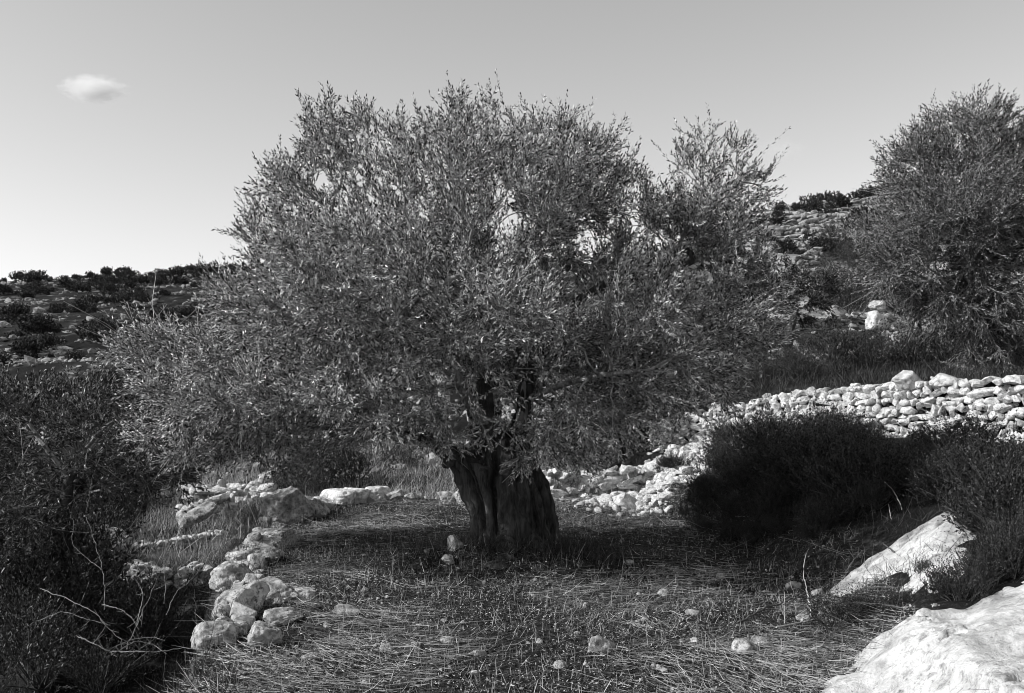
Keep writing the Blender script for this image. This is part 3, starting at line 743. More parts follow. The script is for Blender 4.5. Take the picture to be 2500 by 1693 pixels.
def flute(co, no, cx=0.0, cy=9.5, amt=0.15):
    a = np.arctan2(co[:, 1] - cy, co[:, 0] - cx - 0.0); z = co[:, 2]
    q = np.stack([np.cos(a + z * 0.5) * 2.6, np.sin(a + z * 0.5) * 2.6, z * 0.55], -1)
    big = fbm(q, 2, 5); ridge = np.abs(big - 0.5) * 2
    up = ss(1.3, 0.7, z)
    d = (ridge ** 0.5 - 0.45) * amt * 1.9 * (0.35 + 0.65 * up)
    q2 = co * np.array([7, 7, 2.0]); d = d + (np.abs(fbm(q2, 3, 8) - 0.5) * -2 + 0.3) * 0.055
    q3 = co * np.array([26, 26, 6.0]); d = d + (fbm(q3, 3, 9) - 0.5) * 0.034
    d = d + (fbm(co * 4.2, 3, 19) - 0.5) * 0.13
    return co + no * d[:, None]
def trunkpt(x0, x1, py, Y=9.5): return (P((x0 + x1) / 2, py, Y), (x1 - x0) / 2 * Y / F)
tubes = []
cols = [  # parallel stems that fuse into the wide fluted trunk
 ([(490, 556, 9.35), (493, 530, 9.4), (492, 505, 9.42), (482, 480, 9.42), (468, 464, 9.4), (450, 454, 9.35), (428, 440, 9.2), (400, 421, 9.05)], [0.19, 0.165, 0.17, 0.165, 0.13, 0.10, 0.085, 0.06]),
 ([(535, 556, 9.5), (536, 530, 9.5), (531, 500, 9.5), (522, 470, 9.5), (520, 440, 9.5), (523, 410, 9.5), (527, 370, 9.5), (520, 330, 9.45), (508, 295, 9.35)], [0.2, 0.18, 0.16, 0.16, 0.11, 0.075, 0.055, 0.045, 0.035]),
 ([(515, 552, 9.6), (514, 520, 9.65), (508, 490, 9.6), (500, 462, 9.55), (488, 440, 9.5), (482, 415, 9.5), (477, 395, 9.5), (474, 383, 9.5)], [0.26, 0.24, 0.25, 0.24, 0.17, 0.12, 0.115, 0.10]),
 ([(512, 560, 9.25), (512, 530, 9.3), (508, 500, 9.35), (503, 470, 9.4)], [0.15, 0.13, 0.12, 0.10]),
 ([(452, 566, 9.1), (472, 553, 9.3), (484, 542, 9.4), (494, 526, 9.5)], [0.04, 0.075, 0.10, 0.10]),
 ([(580, 558, 9.4), (563, 552, 9.4), (550, 543, 9.5), (540, 526, 9.5)], [0.035, 0.07, 0.10, 0.11]),
 ([(488, 588, 8.3), (500, 574, 8.75), (508, 558, 9.1), (514, 540, 9.3)], [0.03, 0.06, 0.09, 0.12]),
 ([(540, 568, 8.9), (532, 556, 9.2), (526, 540, 9.4)], [0.04, 0.08, 0.12]),
 ([(490, 432, 9.55), (497, 412, 9.6), (500, 400, 9.6)], [0.09, 0.06, 0.03]),
 ([(452, 456, 9.35), (447, 463, 9.3), (444, 468, 9.3)], [0.08, 0.06, 0.03]),
]
for pl, rd in cols: tubes.append((pp(*pl), rd))
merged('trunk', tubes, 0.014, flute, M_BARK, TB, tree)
# right limb with the knotted ring
limb = [(pp((524, 402, 9.5), (545, 350, 9.8), (575, 302, 10.0), (606, 283, 10.0), (642, 275, 9.9), (671, 264, 9.9)), [0.07, 0.06, 0.055, 0.05, 0.05, 0.045]),
        (pp((696, 259, 9.9), (712, 258, 9.9), (740, 264, 9.9), (760, 274, 9.85)), [0.03, 0.03, 0.022, 0.015]),
        (pp((710, 258, 9.9), (716, 280, 9.8), (715, 304, 9.7)), [0.026, 0.022, 0.015])]
ringc = P(684, 257, 9.9); rr = 0.085; rp = [ringc + np.array([math.cos(a) * rr, math.sin(a * 1) * 0.03, math.sin(a) * rr * 0.85]) for a in np.linspace(0, 2 * math.pi, 20)]
limb.append((rp, [0.032] * 20))
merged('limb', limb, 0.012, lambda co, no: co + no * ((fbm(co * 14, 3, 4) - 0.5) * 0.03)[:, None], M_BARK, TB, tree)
limb2 = [(pp((484, 425, 9.45), (455, 375, 9.15), (420, 347, 8.85), (395, 330, 8.6), (376, 305, 8.6), (366, 280, 8.8)), [0.07, 0.055, 0.045, 0.042, 0.034, 0.028]),
         (pp((395, 330, 8.6), (410, 305, 8.3), (437, 284, 8.2)), [0.034, 0.03, 0.02]),
         (pp((506, 292, 9.35), (500, 278, 9.3), (489, 255, 9.3), (478, 234, 9.4), (455, 200, 9.5)), [0.038, 0.034, 0.03, 0.026, 0.018])]
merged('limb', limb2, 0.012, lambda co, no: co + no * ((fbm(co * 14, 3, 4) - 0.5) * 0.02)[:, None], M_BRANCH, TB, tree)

# ---- the other olive trees
def simple_tree(label, basep, paths, blobs, natt, seed, mat, trunkrad, **kw):
    r = empty('olive_tree', basep); tag(r, label, 'olive tree', None)
    grow_tree(r, basep, paths, blobs, natt, seed, mat, **kw)
    pts = np.array(paths[0][0]); rd = np.linspace(trunkrad, trunkrad * 0.55, len(pts))
    merged('trunk', [(pts, rd)], 0.03, lambda co, no: co + no * ((fbm(co * 6, 3, 4) - 0.5) * trunkrad * 0.9)[:, None], M_BARK, np.array(basep), r)
    return r
b0 = P(1000, 386, 15.5); b0[2] = 1.5
simple_tree('tall dark olive tree cut by the right edge, standing behind the long wall', b0,
  [([b0, P(998, 350, 15.4), P(985, 318, 15.3), P(975, 300, 15.2)], None),
   (pp((975, 300, 15.2), (968, 270, 15.0), (962, 240, 15), (945, 200, 15), (925, 160, 15)), 0), (pp((985, 318, 15.3), (1010, 270, 15.3), (1030, 210, 15.3), (1020, 150, 15)), 0),
   (pp((975, 300, 15.2), (940, 285, 15), (905, 270, 15), (870, 265, 15)), 0), (pp((968, 270, 15), (990, 220, 15), (985, 150, 15), (970, 115, 15)), 1)],
  [PB(960, 146, 44, 34, 15, 1.1), PB(925, 172, 42, 28, 15, 1.1), PB(1014, 160, 40, 34, 15, 1.1), PB(950, 215, 58, 46, 15, 1.8), PB(868, 228, 22, 16, 15, 0.6), PB(1020, 225, 66, 60, 15, 1.8),
   PB(905, 240, 38, 26, 15, 1.0), PB(915, 275, 40, 22, 15, 1.0, 0.7), PB(980, 300, 62, 34, 15, 1.5), PB(1050, 310, 50, 40, 15, 1.5), PB(1000, 350, 45, 26, 15, 1.0, 0.7), PB(1070, 240, 50, 76, 15, 1.5)],
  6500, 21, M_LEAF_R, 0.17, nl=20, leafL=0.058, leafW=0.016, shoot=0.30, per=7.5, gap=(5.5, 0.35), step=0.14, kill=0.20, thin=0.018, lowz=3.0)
b1 = P(60, 560, 11.0); b1[2] = -1.4
simple_tree('low shady olive tree at the left edge, standing down in the gully', b1,
  [([b1, P(66, 500, 11), P(72, 470, 11)], None), (pp((72, 470, 11), (100, 430, 11), (130, 410, 11)), 0), (pp((70, 480, 11), (40, 440, 11), (20, 410, 11)), 0), (pp((66, 500, 11), (100, 490, 11), (150, 480, 11)), 0)],
  [PB(55, 415, 60, 36, 11.2, 1.1), PB(115, 435, 55, 36, 11.2, 1.1), PB(5, 440, 50, 55, 11.2, 1.2), PB(60, 475, 75, 36, 11, 1.2), PB(150, 470, 45, 30, 11.2, 0.9, 0.8), PB(20, 520, 45, 45, 10.6, 0.9, 0.8)],
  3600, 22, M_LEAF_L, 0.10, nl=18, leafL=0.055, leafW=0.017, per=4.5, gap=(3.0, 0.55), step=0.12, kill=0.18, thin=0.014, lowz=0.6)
b2 = P(620, 440, 16.6); b2[2] = 0.4
simple_tree('small olive tree half hidden behind the low wall right of the trunk', b2,
  [([b2, P(618, 425, 16.6), P(614, 412, 16.6)], None), (pp((614, 412, 16.6), (590, 400, 16.4), (575, 395, 16.4)), 0), (pp((616, 415, 16.6), (645, 400, 16.4), (665, 390, 16.4)), 0)],
  [PB(585, 430, 48, 32, 16.2, 1.0), PB(640, 425, 48, 34, 16.4, 1.0), PB(610, 400, 60, 30, 16.6, 1.1), PB(680, 395, 30, 26, 16.8, 0.8), PB(560, 452, 24, 16, 16, 0.5)],
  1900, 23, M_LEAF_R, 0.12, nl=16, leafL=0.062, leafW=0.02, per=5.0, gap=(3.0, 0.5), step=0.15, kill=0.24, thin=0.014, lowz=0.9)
b3 = P(786, 345, 21); b3[2] = Hs(b3[0], b3[1], False)
simple_tree('dark round olive tree on the terrace, seen at the right rim of the big crown', b3,
  [([b3, P(790, 330, 21), P(797, 312, 21)], None), (pp((797, 312, 21), (780, 298, 21), (768, 288, 21)), 0), (pp((797, 312, 21), (812, 300, 21), (820, 290, 21)), 0)],
  [PB(775, 285, 34, 22, 21, 1.0), PB(812, 295, 28, 22, 21, 1.0), PB(745, 300, 20, 16, 21, 0.6, 0.6)],
  1100, 24, M_SHRUB, 0.12, nl=16, leafL=0.075, leafW=0.026, per=5.5, gap=(3.0, 0.6), step=0.18, kill=0.28, thin=0.016, lowz=3.0, twig=M_TWIGD, branch=M_BARK)

# ---- shrubs
def shrub_mesh(seed, r=(0.5, 0.5, 0.4), nsh=260, nl=14, leafL=0.03, leafW=0.014, shoot=0.16, mat=M_SHRUB, stem=M_TWIGD, lobes=5, curve=0.4, ragged=0.4):
    rg = np.random.default_rng(seed)
    bl = [((rg.normal(0, 0.35) * r[0], rg.normal(0, 0.35) * r[1], r[2] * rg.uniform(0.55, 1.05)), (r[0] * rg.uniform(0.45, 0.75), r[1] * rg.uniform(0.45, 0.75), r[2] * rg.uniform(0.45, 0.8)), 1.0) for _ in range(lobes)]
    Bp = blob_points(bl, nsh, rg, 0.35); Bp[:, 2] = np.maximum(Bp[:, 2], 0.02)
    D = nrm(nrm(Bp - np.array([0, 0, -0.1])) + rg.normal(0, 0.45, (nsh, 3)) + np.array([0, 0, 0.45]))
    V, Fc, rnd, tV, tF = shoots(Bp, D, shoot * rg.lognormal(0, ragged, nsh).clip(.3, 3.2), nl, leafL, leafW, rg, curve, max(0.0012, leafW * 0.10), 0.8)
    # main stems from the base
    ns = max(10, nsh // 14); pk = rg.choice(nsh, ns); m = 4; t = np.linspace(0, 1, m)[None, :, None]
    b0_ = rg.normal(0, 0.06, (ns, 3)) * np.array([1, 1, 0]); en = Bp[pk]
    mid = b0_[:, None] * (1 - t) + en[:, None] * t; mid[..., 2] = en[:, None, 2] * t[..., 0] ** 0.8
    par = np.tile(np.array([-1, 0, 1, 2])[None], (ns, 1)) + (np.arange(ns) * m)[:, None]; par[:, 0] = -1
    sV, sF = tube_edges(mid.reshape(-1, 3), par.ravel(), np.tile(np.linspace(1, .35, m) * 0.02 * r[0] + 0.001, ns), 4)
    return mesh_np('foliage', V, Fc, mat, False, {'rnd': ('FACE', rnd)}), mesh_np('stems', np.concatenate([sV, tV]), np.concatenate([sF, tF + len(sV)]), stem, True)
def shrub_proto(name, *a, **k):
    f, s = shrub_mesh(*a, **k); r = empty(name, (0, 0, 0)); link('foliage', f, r); link('stems', s, r); return r
used_proto = {}
def place(proto, x, y, sc, rz, label, cat, group=None, dz=-0.03, zs=1.0):
    first = proto.name not in used_proto
    z = Hs(x, y, False) + dz
    if first:
        used_proto[proto.name] = 1; o = proto; o.location = (x, y, z); o.rotation_euler = (0, 0, rz); o.scale = (sc, sc, sc * zs)
    else: o = copy_tree(proto, (x, y, z), rz, (sc, sc, sc * zs))
    return tag(o, label, cat, group)
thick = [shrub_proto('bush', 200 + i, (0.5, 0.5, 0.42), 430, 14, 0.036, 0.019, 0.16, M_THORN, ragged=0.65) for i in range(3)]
rg = np.random.default_rng(5)
# bank thicket: its outline and near-black leaves carry the tree's cast shadow
cnt = 0
for k in range(1500):
    x = rg.uniform(1.6, 7.4); y = rg.uniform(7.0, 14.6)
    l0 = np.interp(y, L0y, L0x); wy = np.interp(x, WX, WY)
    pxs = 512 + x * F / y
    if x < l0 - 0.12 or y > wy - 0.8: continue
    pyb = HZ + (EYE - Hs(x, y, False)) / y * F
    if 800 < pxs < 995 and pyb > 500 + max(0, 900 - pxs) * 0.5: continue
    if pyb > 575: continue
    if y > 12.0 and x < l0 + 0.6: continue
    if pxs > 1075: continue
    sc_ = rg.uniform(0.3, 1.0) * min(1.0, 0.45 + (x - l0) * 0.5); top = Hs(x, y, False) + sc_ * 0.62 + rg.normal(0, 0.08)
    if HZ + (EYE - top) / y * F < np.interp(pxs, [560, 640, 700, 760, 833, 880, 940, 1024], [520, 478, 446, 428, 416, 430, 438, 446]) + (fbm([[pxs / 26.0, 0, 0]], 2, 3)[0] - 0.5) * 46: continue  # tops kept under the cast shadow's edge, so bushes take its shape
    place(thick[k % 3], x, y, sc_, rg.uniform(0, 6.28), *((lambda q: ('dense bush darkened as tree shadow %s of the shaded bank below the long wall' % q, 'bush', 'dark bushes %s of the shaded bank' % q))('at the left end' if pxs < 740 else 'in the middle' if pxs < 880 else 'at the right end')), zs=0.8); cnt += 1
    if cnt >= 150: break
leafy = [shrub_proto('leafy_bush', 220 + i, (0.45, 0.45, 0.45), 200, 12, 0.055, 0.026, 0.22, M_SHRUB, ragged=0.6) for i in range(2)]
k = 0
for q in range(600):
    x = rg.uniform(2.4, 6.6); y = rg.uniform(8.6, 13.6)
    if x < np.interp(y, L0y, L0x) + 0.3 or y > np.interp(x, WX, WY) - 0.7: continue
    pxs = 512 + x * F / y; sc_ = rg.uniform(0.35, 0.75); ty = HZ + (EYE - Hs(x, y, False) - sc_ * 0.85) / y * F
    lm = np.interp(pxs, [560, 640, 700, 760, 833, 880, 940, 1024], [515, 470, 438, 422, 406, 420, 430, 440])  # same cast-shadow edge, slightly raised for a ragged rim
    if ty < lm or ty > lm + 45 or pxs > 1020: continue
    place(leafy[k % 2], x, y, sc_, rg.uniform(0, 6.28), 'leafy bush rising out of the dark thicket below the long wall', 'bush', 'leafy bushes at the top of the shaded thicket'); k += 1
    if k >= 14: break
print('bank bushes', cnt)
mid = [shrub_proto('bush', 230 + i, (0.6, 0.6, 0.5), 420, 12, 0.05, 0.018, 0.22, M_SHRUB) for i in range(3)]
MB = [  # px, py of base, depth, scale, label
 (325, 492, 16.0, 0.9, 'dark bush behind the smooth white boulders of the back edge'), (352, 488, 16.4, 0.8, 'dark bush right behind the middle of the smooth boulder row'),
 (300, 500, 15.0, 0.7, 'dark bush behind the tall angular edge boulder'), (252, 530, 13.4, 0.35, 'dark bush between gully wall and tall boulder'),
 (238, 562, 13.6, 0.35, 'dark bush in the gully below the terrace edge'), (222, 585, 12.8, 0.3, 'dark bush on the gully floor by the pale rocks'),
 (148, 508, 16, 0.5, 'dark bush left of the gully rubble wall'),
 (95, 508, 16.0, 0.8, 'broad dark bush deep in the gully'), (66, 575, 12.5, 0.8, 'dark bush left of the rubble heap in the gully'),
 (132, 645, 10.5, 0.5, 'dark bush on the near gully floor'), (190, 650, 10.0, 0.4, 'dark bush below the nearest edge boulder'), (60, 600, 9.5, 1.1, 'tall dark bush at the left edge of the gully'),
 (70, 650, 9.8, 0.7, 'dark bush behind the brambles'), (40, 690, 8, 0.7, 'low dark bush at the bottom left corner'), (100, 694, 8, 0.5, 'low dark bush at the bottom edge beneath the brambles'), (30, 650, 8.0, 1.1, 'dark bush filling the lower left corner'), (150, 650, 7.3, 0.6, 'dark bush in the middle of the brambles'), (10, 570, 9.5, 1.1, 'dark bush cut by the left edge'),
 (405, 470, 17.0, 0.5, 'small grey bush on the dry slope left of the trunk'),
 (835, 372, 17.5, 1.4, 'round dark bush behind the long wall'), (870, 372, 18.5, 1.3, 'dark bush right of the round one behind the long wall'), (910, 372, 17.5, 1.4, 'tall bush behind the squared block of the wall'),
 (950, 372, 17.0, 1.5, 'bush under the right hand olive tree'), (990, 374, 15.8, 1.3, 'bush behind the wall near the right edge'), (800, 378, 18.0, 1.0, 'low bush at the upper end of the long wall'), (1030, 374, 15.2, 1.4, 'bush behind the wall at the right edge'),
 (760, 383, 19.0, 0.9, 'low bush behind the upper end of the long wall'), (845, 322, 27.0, 2.2, 'grey bush on the terrace left of the pillar like rock'), (825, 305, 31.0, 2.0, 'dark bush above the long pale ledge'), (900, 315, 29.0, 2.0, 'dark bush right of the pillar like rock'),
 (940, 320, 27.0, 2.2, 'dark bush on the terrace under the right hand crown'), (720, 320, 27.0, 1.5, 'dark bush seen through the right side of the crown'), (835, 262, 41.0, 2.2, 'dark bush above the steep climbing wall'), (860, 275, 38.0, 2.2, 'bush below the steep climbing wall'),
 (1010, 566, 8.6, 0.6, 'twiggy bush at the right edge above the corner slab'), (990, 535, 9.1, 0.5, 'twiggy bush behind the white limestone patch'), (1020, 540, 9.0, 1.0, 'tall twiggy bush cut by the right edge'), (990, 500, 10.5, 0.9, 'grey bush between bank and right edge'),
 (985, 585, 7, 0.4, 'dark weeds in the gap above the corner slab'), (1010, 578, 7.2, 0.5, 'dark weeds at the right edge directly above the corner slab'), (960, 600, 6.8, 0.35, 'small dark weeds between the corner slab and the white patch'),
 (75, 520, 11.0, 0.8, 'dark bush in front of the gully olive tree'), (40, 545, 10.5, 0.9, 'dark bush at the foot of the gully olive tree'), (945, 596, 7.1, 0.26, 'weedy bush between the two white outcrops'), (895, 612, 6.8, 0.26, 'weedy bush left of the gap between the outcrops'), (865, 620, 6.6, 0.28, 'low weedy bush above the tip of the corner slab'), (845, 632, 6.3, 0.33, 'low weeds beside the tip of the corner slab'), (925, 572, 7.4, 0.2, 'dark weeds on the lower part of the white limestone patch'),
]
for i, (px, py, Y, sc, lab) in enumerate(MB):
    X, Yh, _z = gp(px, py, 4.5); sc *= min(Yh / Y, 1.3) * (0.62 if px > 700 and py < 400 else 1.0); Y = Yh
    place((thick if Y < 8 else mid)[i % 3], X, Y, sc, i * 1.7, lab, 'bush', dz=-0.05)

# shrubs on the hills: small copies
farp = [shrub_proto('hill_shrub', 260 + i, (1.0, 1.0, 0.78), 230, 10, 0.15, 0.11, 0.30, M_FARSH, lobes=4, ragged=0.2) for i in range(4)]
rg = np.random.default_rng(9)
n = 0
while n < 290:
    Y = 24 + 178 * rg.random() ** 0.75; a = rg.uniform(-0.56, 0.0) if rg.random() < .85 else rg.uniform(0.0, .2)
    if n < 34: Y = rg.uniform(188, 206); a = -0.55 + n * 0.0105 + rg.uniform(-.004, .004)
    X = a * Y
    if fbm([[X * .06, Y * .06, 0]], 3, 91)[0] < 0.38 and n >= 34: continue
    sc = rg.lognormal(-0.25, 0.36) * (0.55 + Y / 260) * (0.75 if n < 34 else 1.0)
    place(farp[n % 4], X, Y, sc, rg.uniform(0, 6.28), 'dark rounded shrub on the %s slope of the far left hillside' % ('lower' if Y < 70 else 'middle' if Y < 130 else 'upper') if n >= 34 else 'dark shrub on the skyline of the far left hill', 'shrub', 'shrubs on the %s slope of the far left hillside' % ('lower' if Y < 70 else 'middle' if Y < 130 else 'upper') if n >= 34 else 'shrubs along the left skyline', dz=-0.15); n += 1
CR = [(783, 201, 0.6, 'small dark shrub left of the round ones on the right skyline'), (814, 200, 0.9, 'round dark shrub on the right skyline, beside the widest one'), (831, 197, 1.15, 'widest round dark shrub on the right skyline'),
      (858, 195, 1.1, 'dark shrub on the right skyline nearest the right hand tree'), (876, 193, 1.2, 'dark shrub on the right skyline touching the right hand tree')]
for i, (px, py, sc, lab) in enumerate(CR):
    Y = 84; place(farp[i % 4], (px - 512) * Y / F, Y, sc, i, lab, 'shrub', dz=-0.1)
n = 0
while n < 48:
    Y = rg.uniform(34, 78); a = rg.uniform(0.22, 0.5); X = a * Y
    if fbm([[X * .12, Y * .12, 0]], 3, 17)[0] < 0.42: continue
    place(farp[n % 4], X, Y, rg.uniform(0.3, 0.7) * (0.5 + Y / 100), rg.uniform(0, 6.28), 'dark shrub between the %s terrace walls of the right hill' % ('lower' if Y < 55 else 'upper'), 'shrub', 'shrubs on the %s terraces of the right hill' % ('lower' if Y < 55 else 'upper'), dz=-0.1); n += 1

# ------------------------------------------------------------------ grasses
def blades(name, label, x, y, L, Wd, lift, seed, mat, azb=None, curve=0.3, cat='dry grass'):
    rg = np.random.default_rng(seed); n = len(x)
    az = rg.uniform(0, 2 * np.pi, n) if azb is None else azb + (fbm(np.stack([x * 0.9, y * 0.9, 0 * x + 3], -1), 3, 44) - 0.5) * 5.0 + rg.normal(0, 0.38, n) + np.pi * rg.integers(0, 2, n)
    el = lift
    D = np.stack([np.cos(az) * np.cos(el), np.sin(az) * np.cos(el), np.sin(el)], -1)
    z = H(x, y) + rg.uniform(0.0, 0.025, n) * (el < 0.5)
    B = np.stack([x, y, z], -1)
    S = nrm(np.cross(D, nrm(rg.normal(size=(n, 3))))); cv = nrm(rg.normal(size=(n, 3)) + np.array([0, 0, -0.2])) * curve * rg.uniform(0.1, 1, (n, 1))
    t = [0, 0.5, 1.0]; wv = [1, 0.8, 0.25]
    ring = []
    for tt, ww in zip(t, wv):
        c = B + D * (L * tt)[:, None] + cv * (L * tt * tt)[:, None]
        zz = np.maximum(c[:, 2], z + 0.004); c = np.stack([c[:, 0], c[:, 1], zz], -1)
        ring += [c + S * (Wd * ww / 2)[:, None], c - S * (Wd * ww / 2)[:, None]]
    V = np.stack(ring, 1).reshape(-1, 3); b = (np.arange(n) * 6)[:, None]
    Fq = np.concatenate([b + np.array([[0, 1, 3, 2]]), b + np.array([[2, 3, 5, 4]])])
    r1 = rg.beta(1.2, 1.6, n)
    o = link(name, mesh_np(name, V, Fq, mat, False, {'rnd': ('FACE', np.concatenate([r1, r1]))})); return tag(o, label, cat, kind='stuff')
rg = np.random.default_rng(55)
def field_xy(n, pw=1.3, y0=3.8, y1=13.3, margin=0.0):
    y = y0 + (y1 - y0) * rg.random(n) ** pw; x = rg.uniform(-3.0, 3.3, n)
    ok = (x > np.interp(y, L1y, L1x) + margin) & (x < np.interp(y, L0y, L0x) + 0.4); return x[ok], y[ok]
x, y = field_xy(95000, 1.5); cl = fbm(np.stack([x * 1.3, y * 1.3, 0 * x], -1), 3, 2); k = cl + rg.normal(0, .06, len(x)) > 0.44; x, y = x[k], y[k]; sh = np.exp(-(((x - 0.9) / 2.6) ** 2 + ((y - 9.75) / 1.45) ** 2) ** 2); k = rg.random(len(x)) > sh * 0.95; x, y = x[k], y[k]; n = len(x)  # barer soil under the tree; thinned straw also deepens its shadow band
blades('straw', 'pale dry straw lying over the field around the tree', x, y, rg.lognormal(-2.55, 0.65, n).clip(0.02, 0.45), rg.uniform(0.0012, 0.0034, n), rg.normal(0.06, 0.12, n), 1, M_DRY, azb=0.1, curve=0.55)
x, y = field_xy(26000, 1.2); k = rg.random(len(x)) > np.exp(-(((x - 0.9) / 2.5) ** 2 + ((y - 9.75) / 1.4) ** 2) ** 2) * 0.75; x, y = x[k], y[k]; n = len(x)  # standing grass thinned there too, to darken the tree's shadow
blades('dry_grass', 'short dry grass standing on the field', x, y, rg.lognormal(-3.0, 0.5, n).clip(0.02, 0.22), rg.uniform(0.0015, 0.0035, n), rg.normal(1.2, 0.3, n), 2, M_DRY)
x = np.concatenate([rg.normal(0.0, 0.55, 2600), rg.normal(-0.55, 0.2, 700), rg.normal(0.6, 0.25, 500)]); y = np.concatenate([rg.normal(9.05, 0.22, 2600), rg.normal(9.1, 0.2, 700), rg.normal(9.0, 0.2, 500)]); n = len(x)
blades('weeds', 'dark weeds and grass crowding round the foot of the trunk', x, y, rg.lognormal(-2.4, 0.45, n).clip(0.03, 0.22), rg.uniform(0.002, 0.005, n), rg.normal(1.0, 0.35, n), 12, M_DULL, cat='weeds')
t_ = rg.uniform(5.0, 13.0, 5200); x = np.interp(t_, L1y, L1x) + rg.normal(0.12, 0.2, len(t_)); y = t_; k = fbm(np.stack([x * 2, y * 2, 0 * x], -1), 3, 66) > 0.46; x, y = x[k], y[k]; n = len(x)
blades('edge_weeds', 'rough weeds growing between the boulders of the left edge', x, y, rg.lognormal(-2.1, 0.4, n).clip(0.04, 0.28), rg.uniform(0.002, 0.005, n), rg.normal(1.0, 0.35, n), 13, M_DULL, cat='weeds')
# litter of fallen leaves and crumbs
x, y = field_xy(42000, 1.3); n = len(x)
z = H(x, y) + rg.uniform(0.001, 0.012, n); az = rg.uniform(0, 6.28, n); D = nrm(np.stack([np.cos(az), np.sin(az), rg.normal(0, .25, n)], -1)); S = nrm(np.cross(D, np.array([[0, 0, 1.0]]) + rg.normal(0, .3, (n, 3))))
V, Fc = leaves(np.stack([x, y, z], -1), D, S, rg.uniform(0.02, 0.05, n), rg.uniform(0.006, 0.014, n))
tag(link('leaf_litter', mesh_np('leaf_litter', V, Fc, M_DULL, False, {'rnd': ('FACE', rg.beta(1, 2, n))})), 'fallen leaves and dry crumbs on the field', 'leaf litter', kind='stuff')
x, y = field_xy(60000, 1.4); k = fbm(np.stack([x * 2.1, y * 2.1, 0 * x + 5], -1), 3, 4) + rg.normal(0, .06, len(x)) > 0.47; k &= rg.random(len(x)) > np.exp(-(((x - 0.9) / 2.6) ** 2 + ((y - 9.75) / 1.45) ** 2) ** 2) * 0.9; x, y = x[k], y[k]; n = len(x)  # pale chaff kept off the shadow band so it reads darker
z = H(x, y) + rg.uniform(0.001, 0.015, n); az = rg.uniform(0, 6.28, n); D = nrm(np.stack([np.cos(az), np.sin(az), rg.normal(0, .4, n)], -1)); S = nrm(np.cross(D, np.array([[0, 0, 1.0]]) + rg.normal(0, .5, (n, 3))))
V, Fc = leaves(np.stack([x, y, z], -1), D, S, rg.uniform(0.008, 0.03, n), rg.uniform(0.003, 0.008, n))
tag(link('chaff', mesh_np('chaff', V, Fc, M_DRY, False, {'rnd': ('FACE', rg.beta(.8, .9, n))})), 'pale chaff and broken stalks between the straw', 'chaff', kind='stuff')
# taller grass off the platform: gully, back slope, behind walls, rim of the bank
def rect_xy(n, x0, x1, y0, y1): return rg.uniform(x0, x1, n), rg.uniform(y0, y1, n)
x, y = rect_xy(26000, -7.5, -1.5, 4.0, 17); k = x < np.interp(y, L1y, L1x) + 0.15; x, y = x[k], y[k]; n = len(x)
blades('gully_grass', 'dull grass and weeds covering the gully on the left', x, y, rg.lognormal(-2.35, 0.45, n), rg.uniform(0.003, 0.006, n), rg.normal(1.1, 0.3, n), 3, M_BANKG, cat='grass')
x, y = rect_xy(42000, -6, 1.5, 13.2, 22); n = len(x)
blades('slope_grass', 'dry grass on the slope behind the field', x, y, rg.lognormal(-2.0, 0.45, n), rg.uniform(0.004, 0.009, n), rg.normal(1.1, 0.3, n), 4, M_DRY)
x, y = rect_xy(22000, 2.6, 10, 11, 20); k = y > np.interp(x, WX, WY) + 0.35; x, y = x[k], y[k]; n = len(x)
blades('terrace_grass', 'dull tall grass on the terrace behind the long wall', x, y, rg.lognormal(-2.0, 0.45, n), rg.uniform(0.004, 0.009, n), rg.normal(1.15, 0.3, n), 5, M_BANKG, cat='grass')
x, y = rect_xy(36000, 1.5, 8, 5.5, 15.5); d0 = x - np.interp(y, L0y, L0x); k = (d0 > -0.1) & (y < np.interp(x, WX, WY) - 0.1) & ~((y < 6.2) & (x > 1.8 + (y - 5.2) * .8)) & (y < np.interp(x, WX, WY) - 0.9) & (fbm(np.stack([x * 1.5, y * 1.5, 0 * x], -1), 3, 6) > .42); x, y = x[k], y[k]; n = len(x)
blades('bank_grass', 'rough grass darkened for the shade on the bank on the right', x, y, rg.lognormal(-2.5, 0.4, n), rg.uniform(0.002, 0.005, n), rg.normal(1.0, 0.4, n), 6, M_BANKG, cat='grass')

# ------------------------------------------------------------------ brambles, stalks and sticks
def stem_obj(name, label, cat, plist, rad, mat, sides=5, side_twigs=0, seed=0, group=None):
    rg = np.random.default_rng(seed); Vs, Fs, off = [], [], 0
    base = np.array(plist[0][0])
    for pts in plist:
        pts = np.array(pts, float); m = 24; sg = np.linalg.norm(np.diff(pts, axis=0), axis=1); cum = np.concatenate([[0], np.cumsum(sg)]); t = np.linspace(0, cum[-1], m)
        # smooth through the control points
        q = np.stack([np.interp(t, cum, pts[:, i]) for i in range(3)], -1)
        for _ in range(4): q[1:-1] = (q[:-2] + q[2:] + 2 * q[1:-1]) / 4
        q += (rg.normal(0, 1, (m, 3)) * cum[-1] * 0.004)
        V, Fq = tube_edges(q, np.arange(m) - 1, np.linspace(rad, rad * 0.4, m), sides); Vs.append(V); Fs.append(Fq + off); off += len(V)
        for s in range(side_twigs):
            i = rg.integers(3, m - 2); d = nrm(q[i + 1] - q[i] + rg.normal(0, .6, 3)); L = rg.uniform(.05, .2) * cum[-1]
            tq = q[i] + d * np.linspace(0, 1, 5)[:, None] * L + np.array([0, 0, 1]) * (np.linspace(0, 1, 5) ** 2)[:, None] * L * .2
            V, Fq = tube_edges(tq, np.arange(5) - 1, np.linspace(rad * .6, rad * .3, 5), 4); Vs.append(V); Fs.append(Fq + off); off += len(V)
    o = link(name, mesh_np(name, np.concatenate(Vs) - base, np.concatenate(Fs), mat, True), None, base)
    return tag(o, label, cat, group)
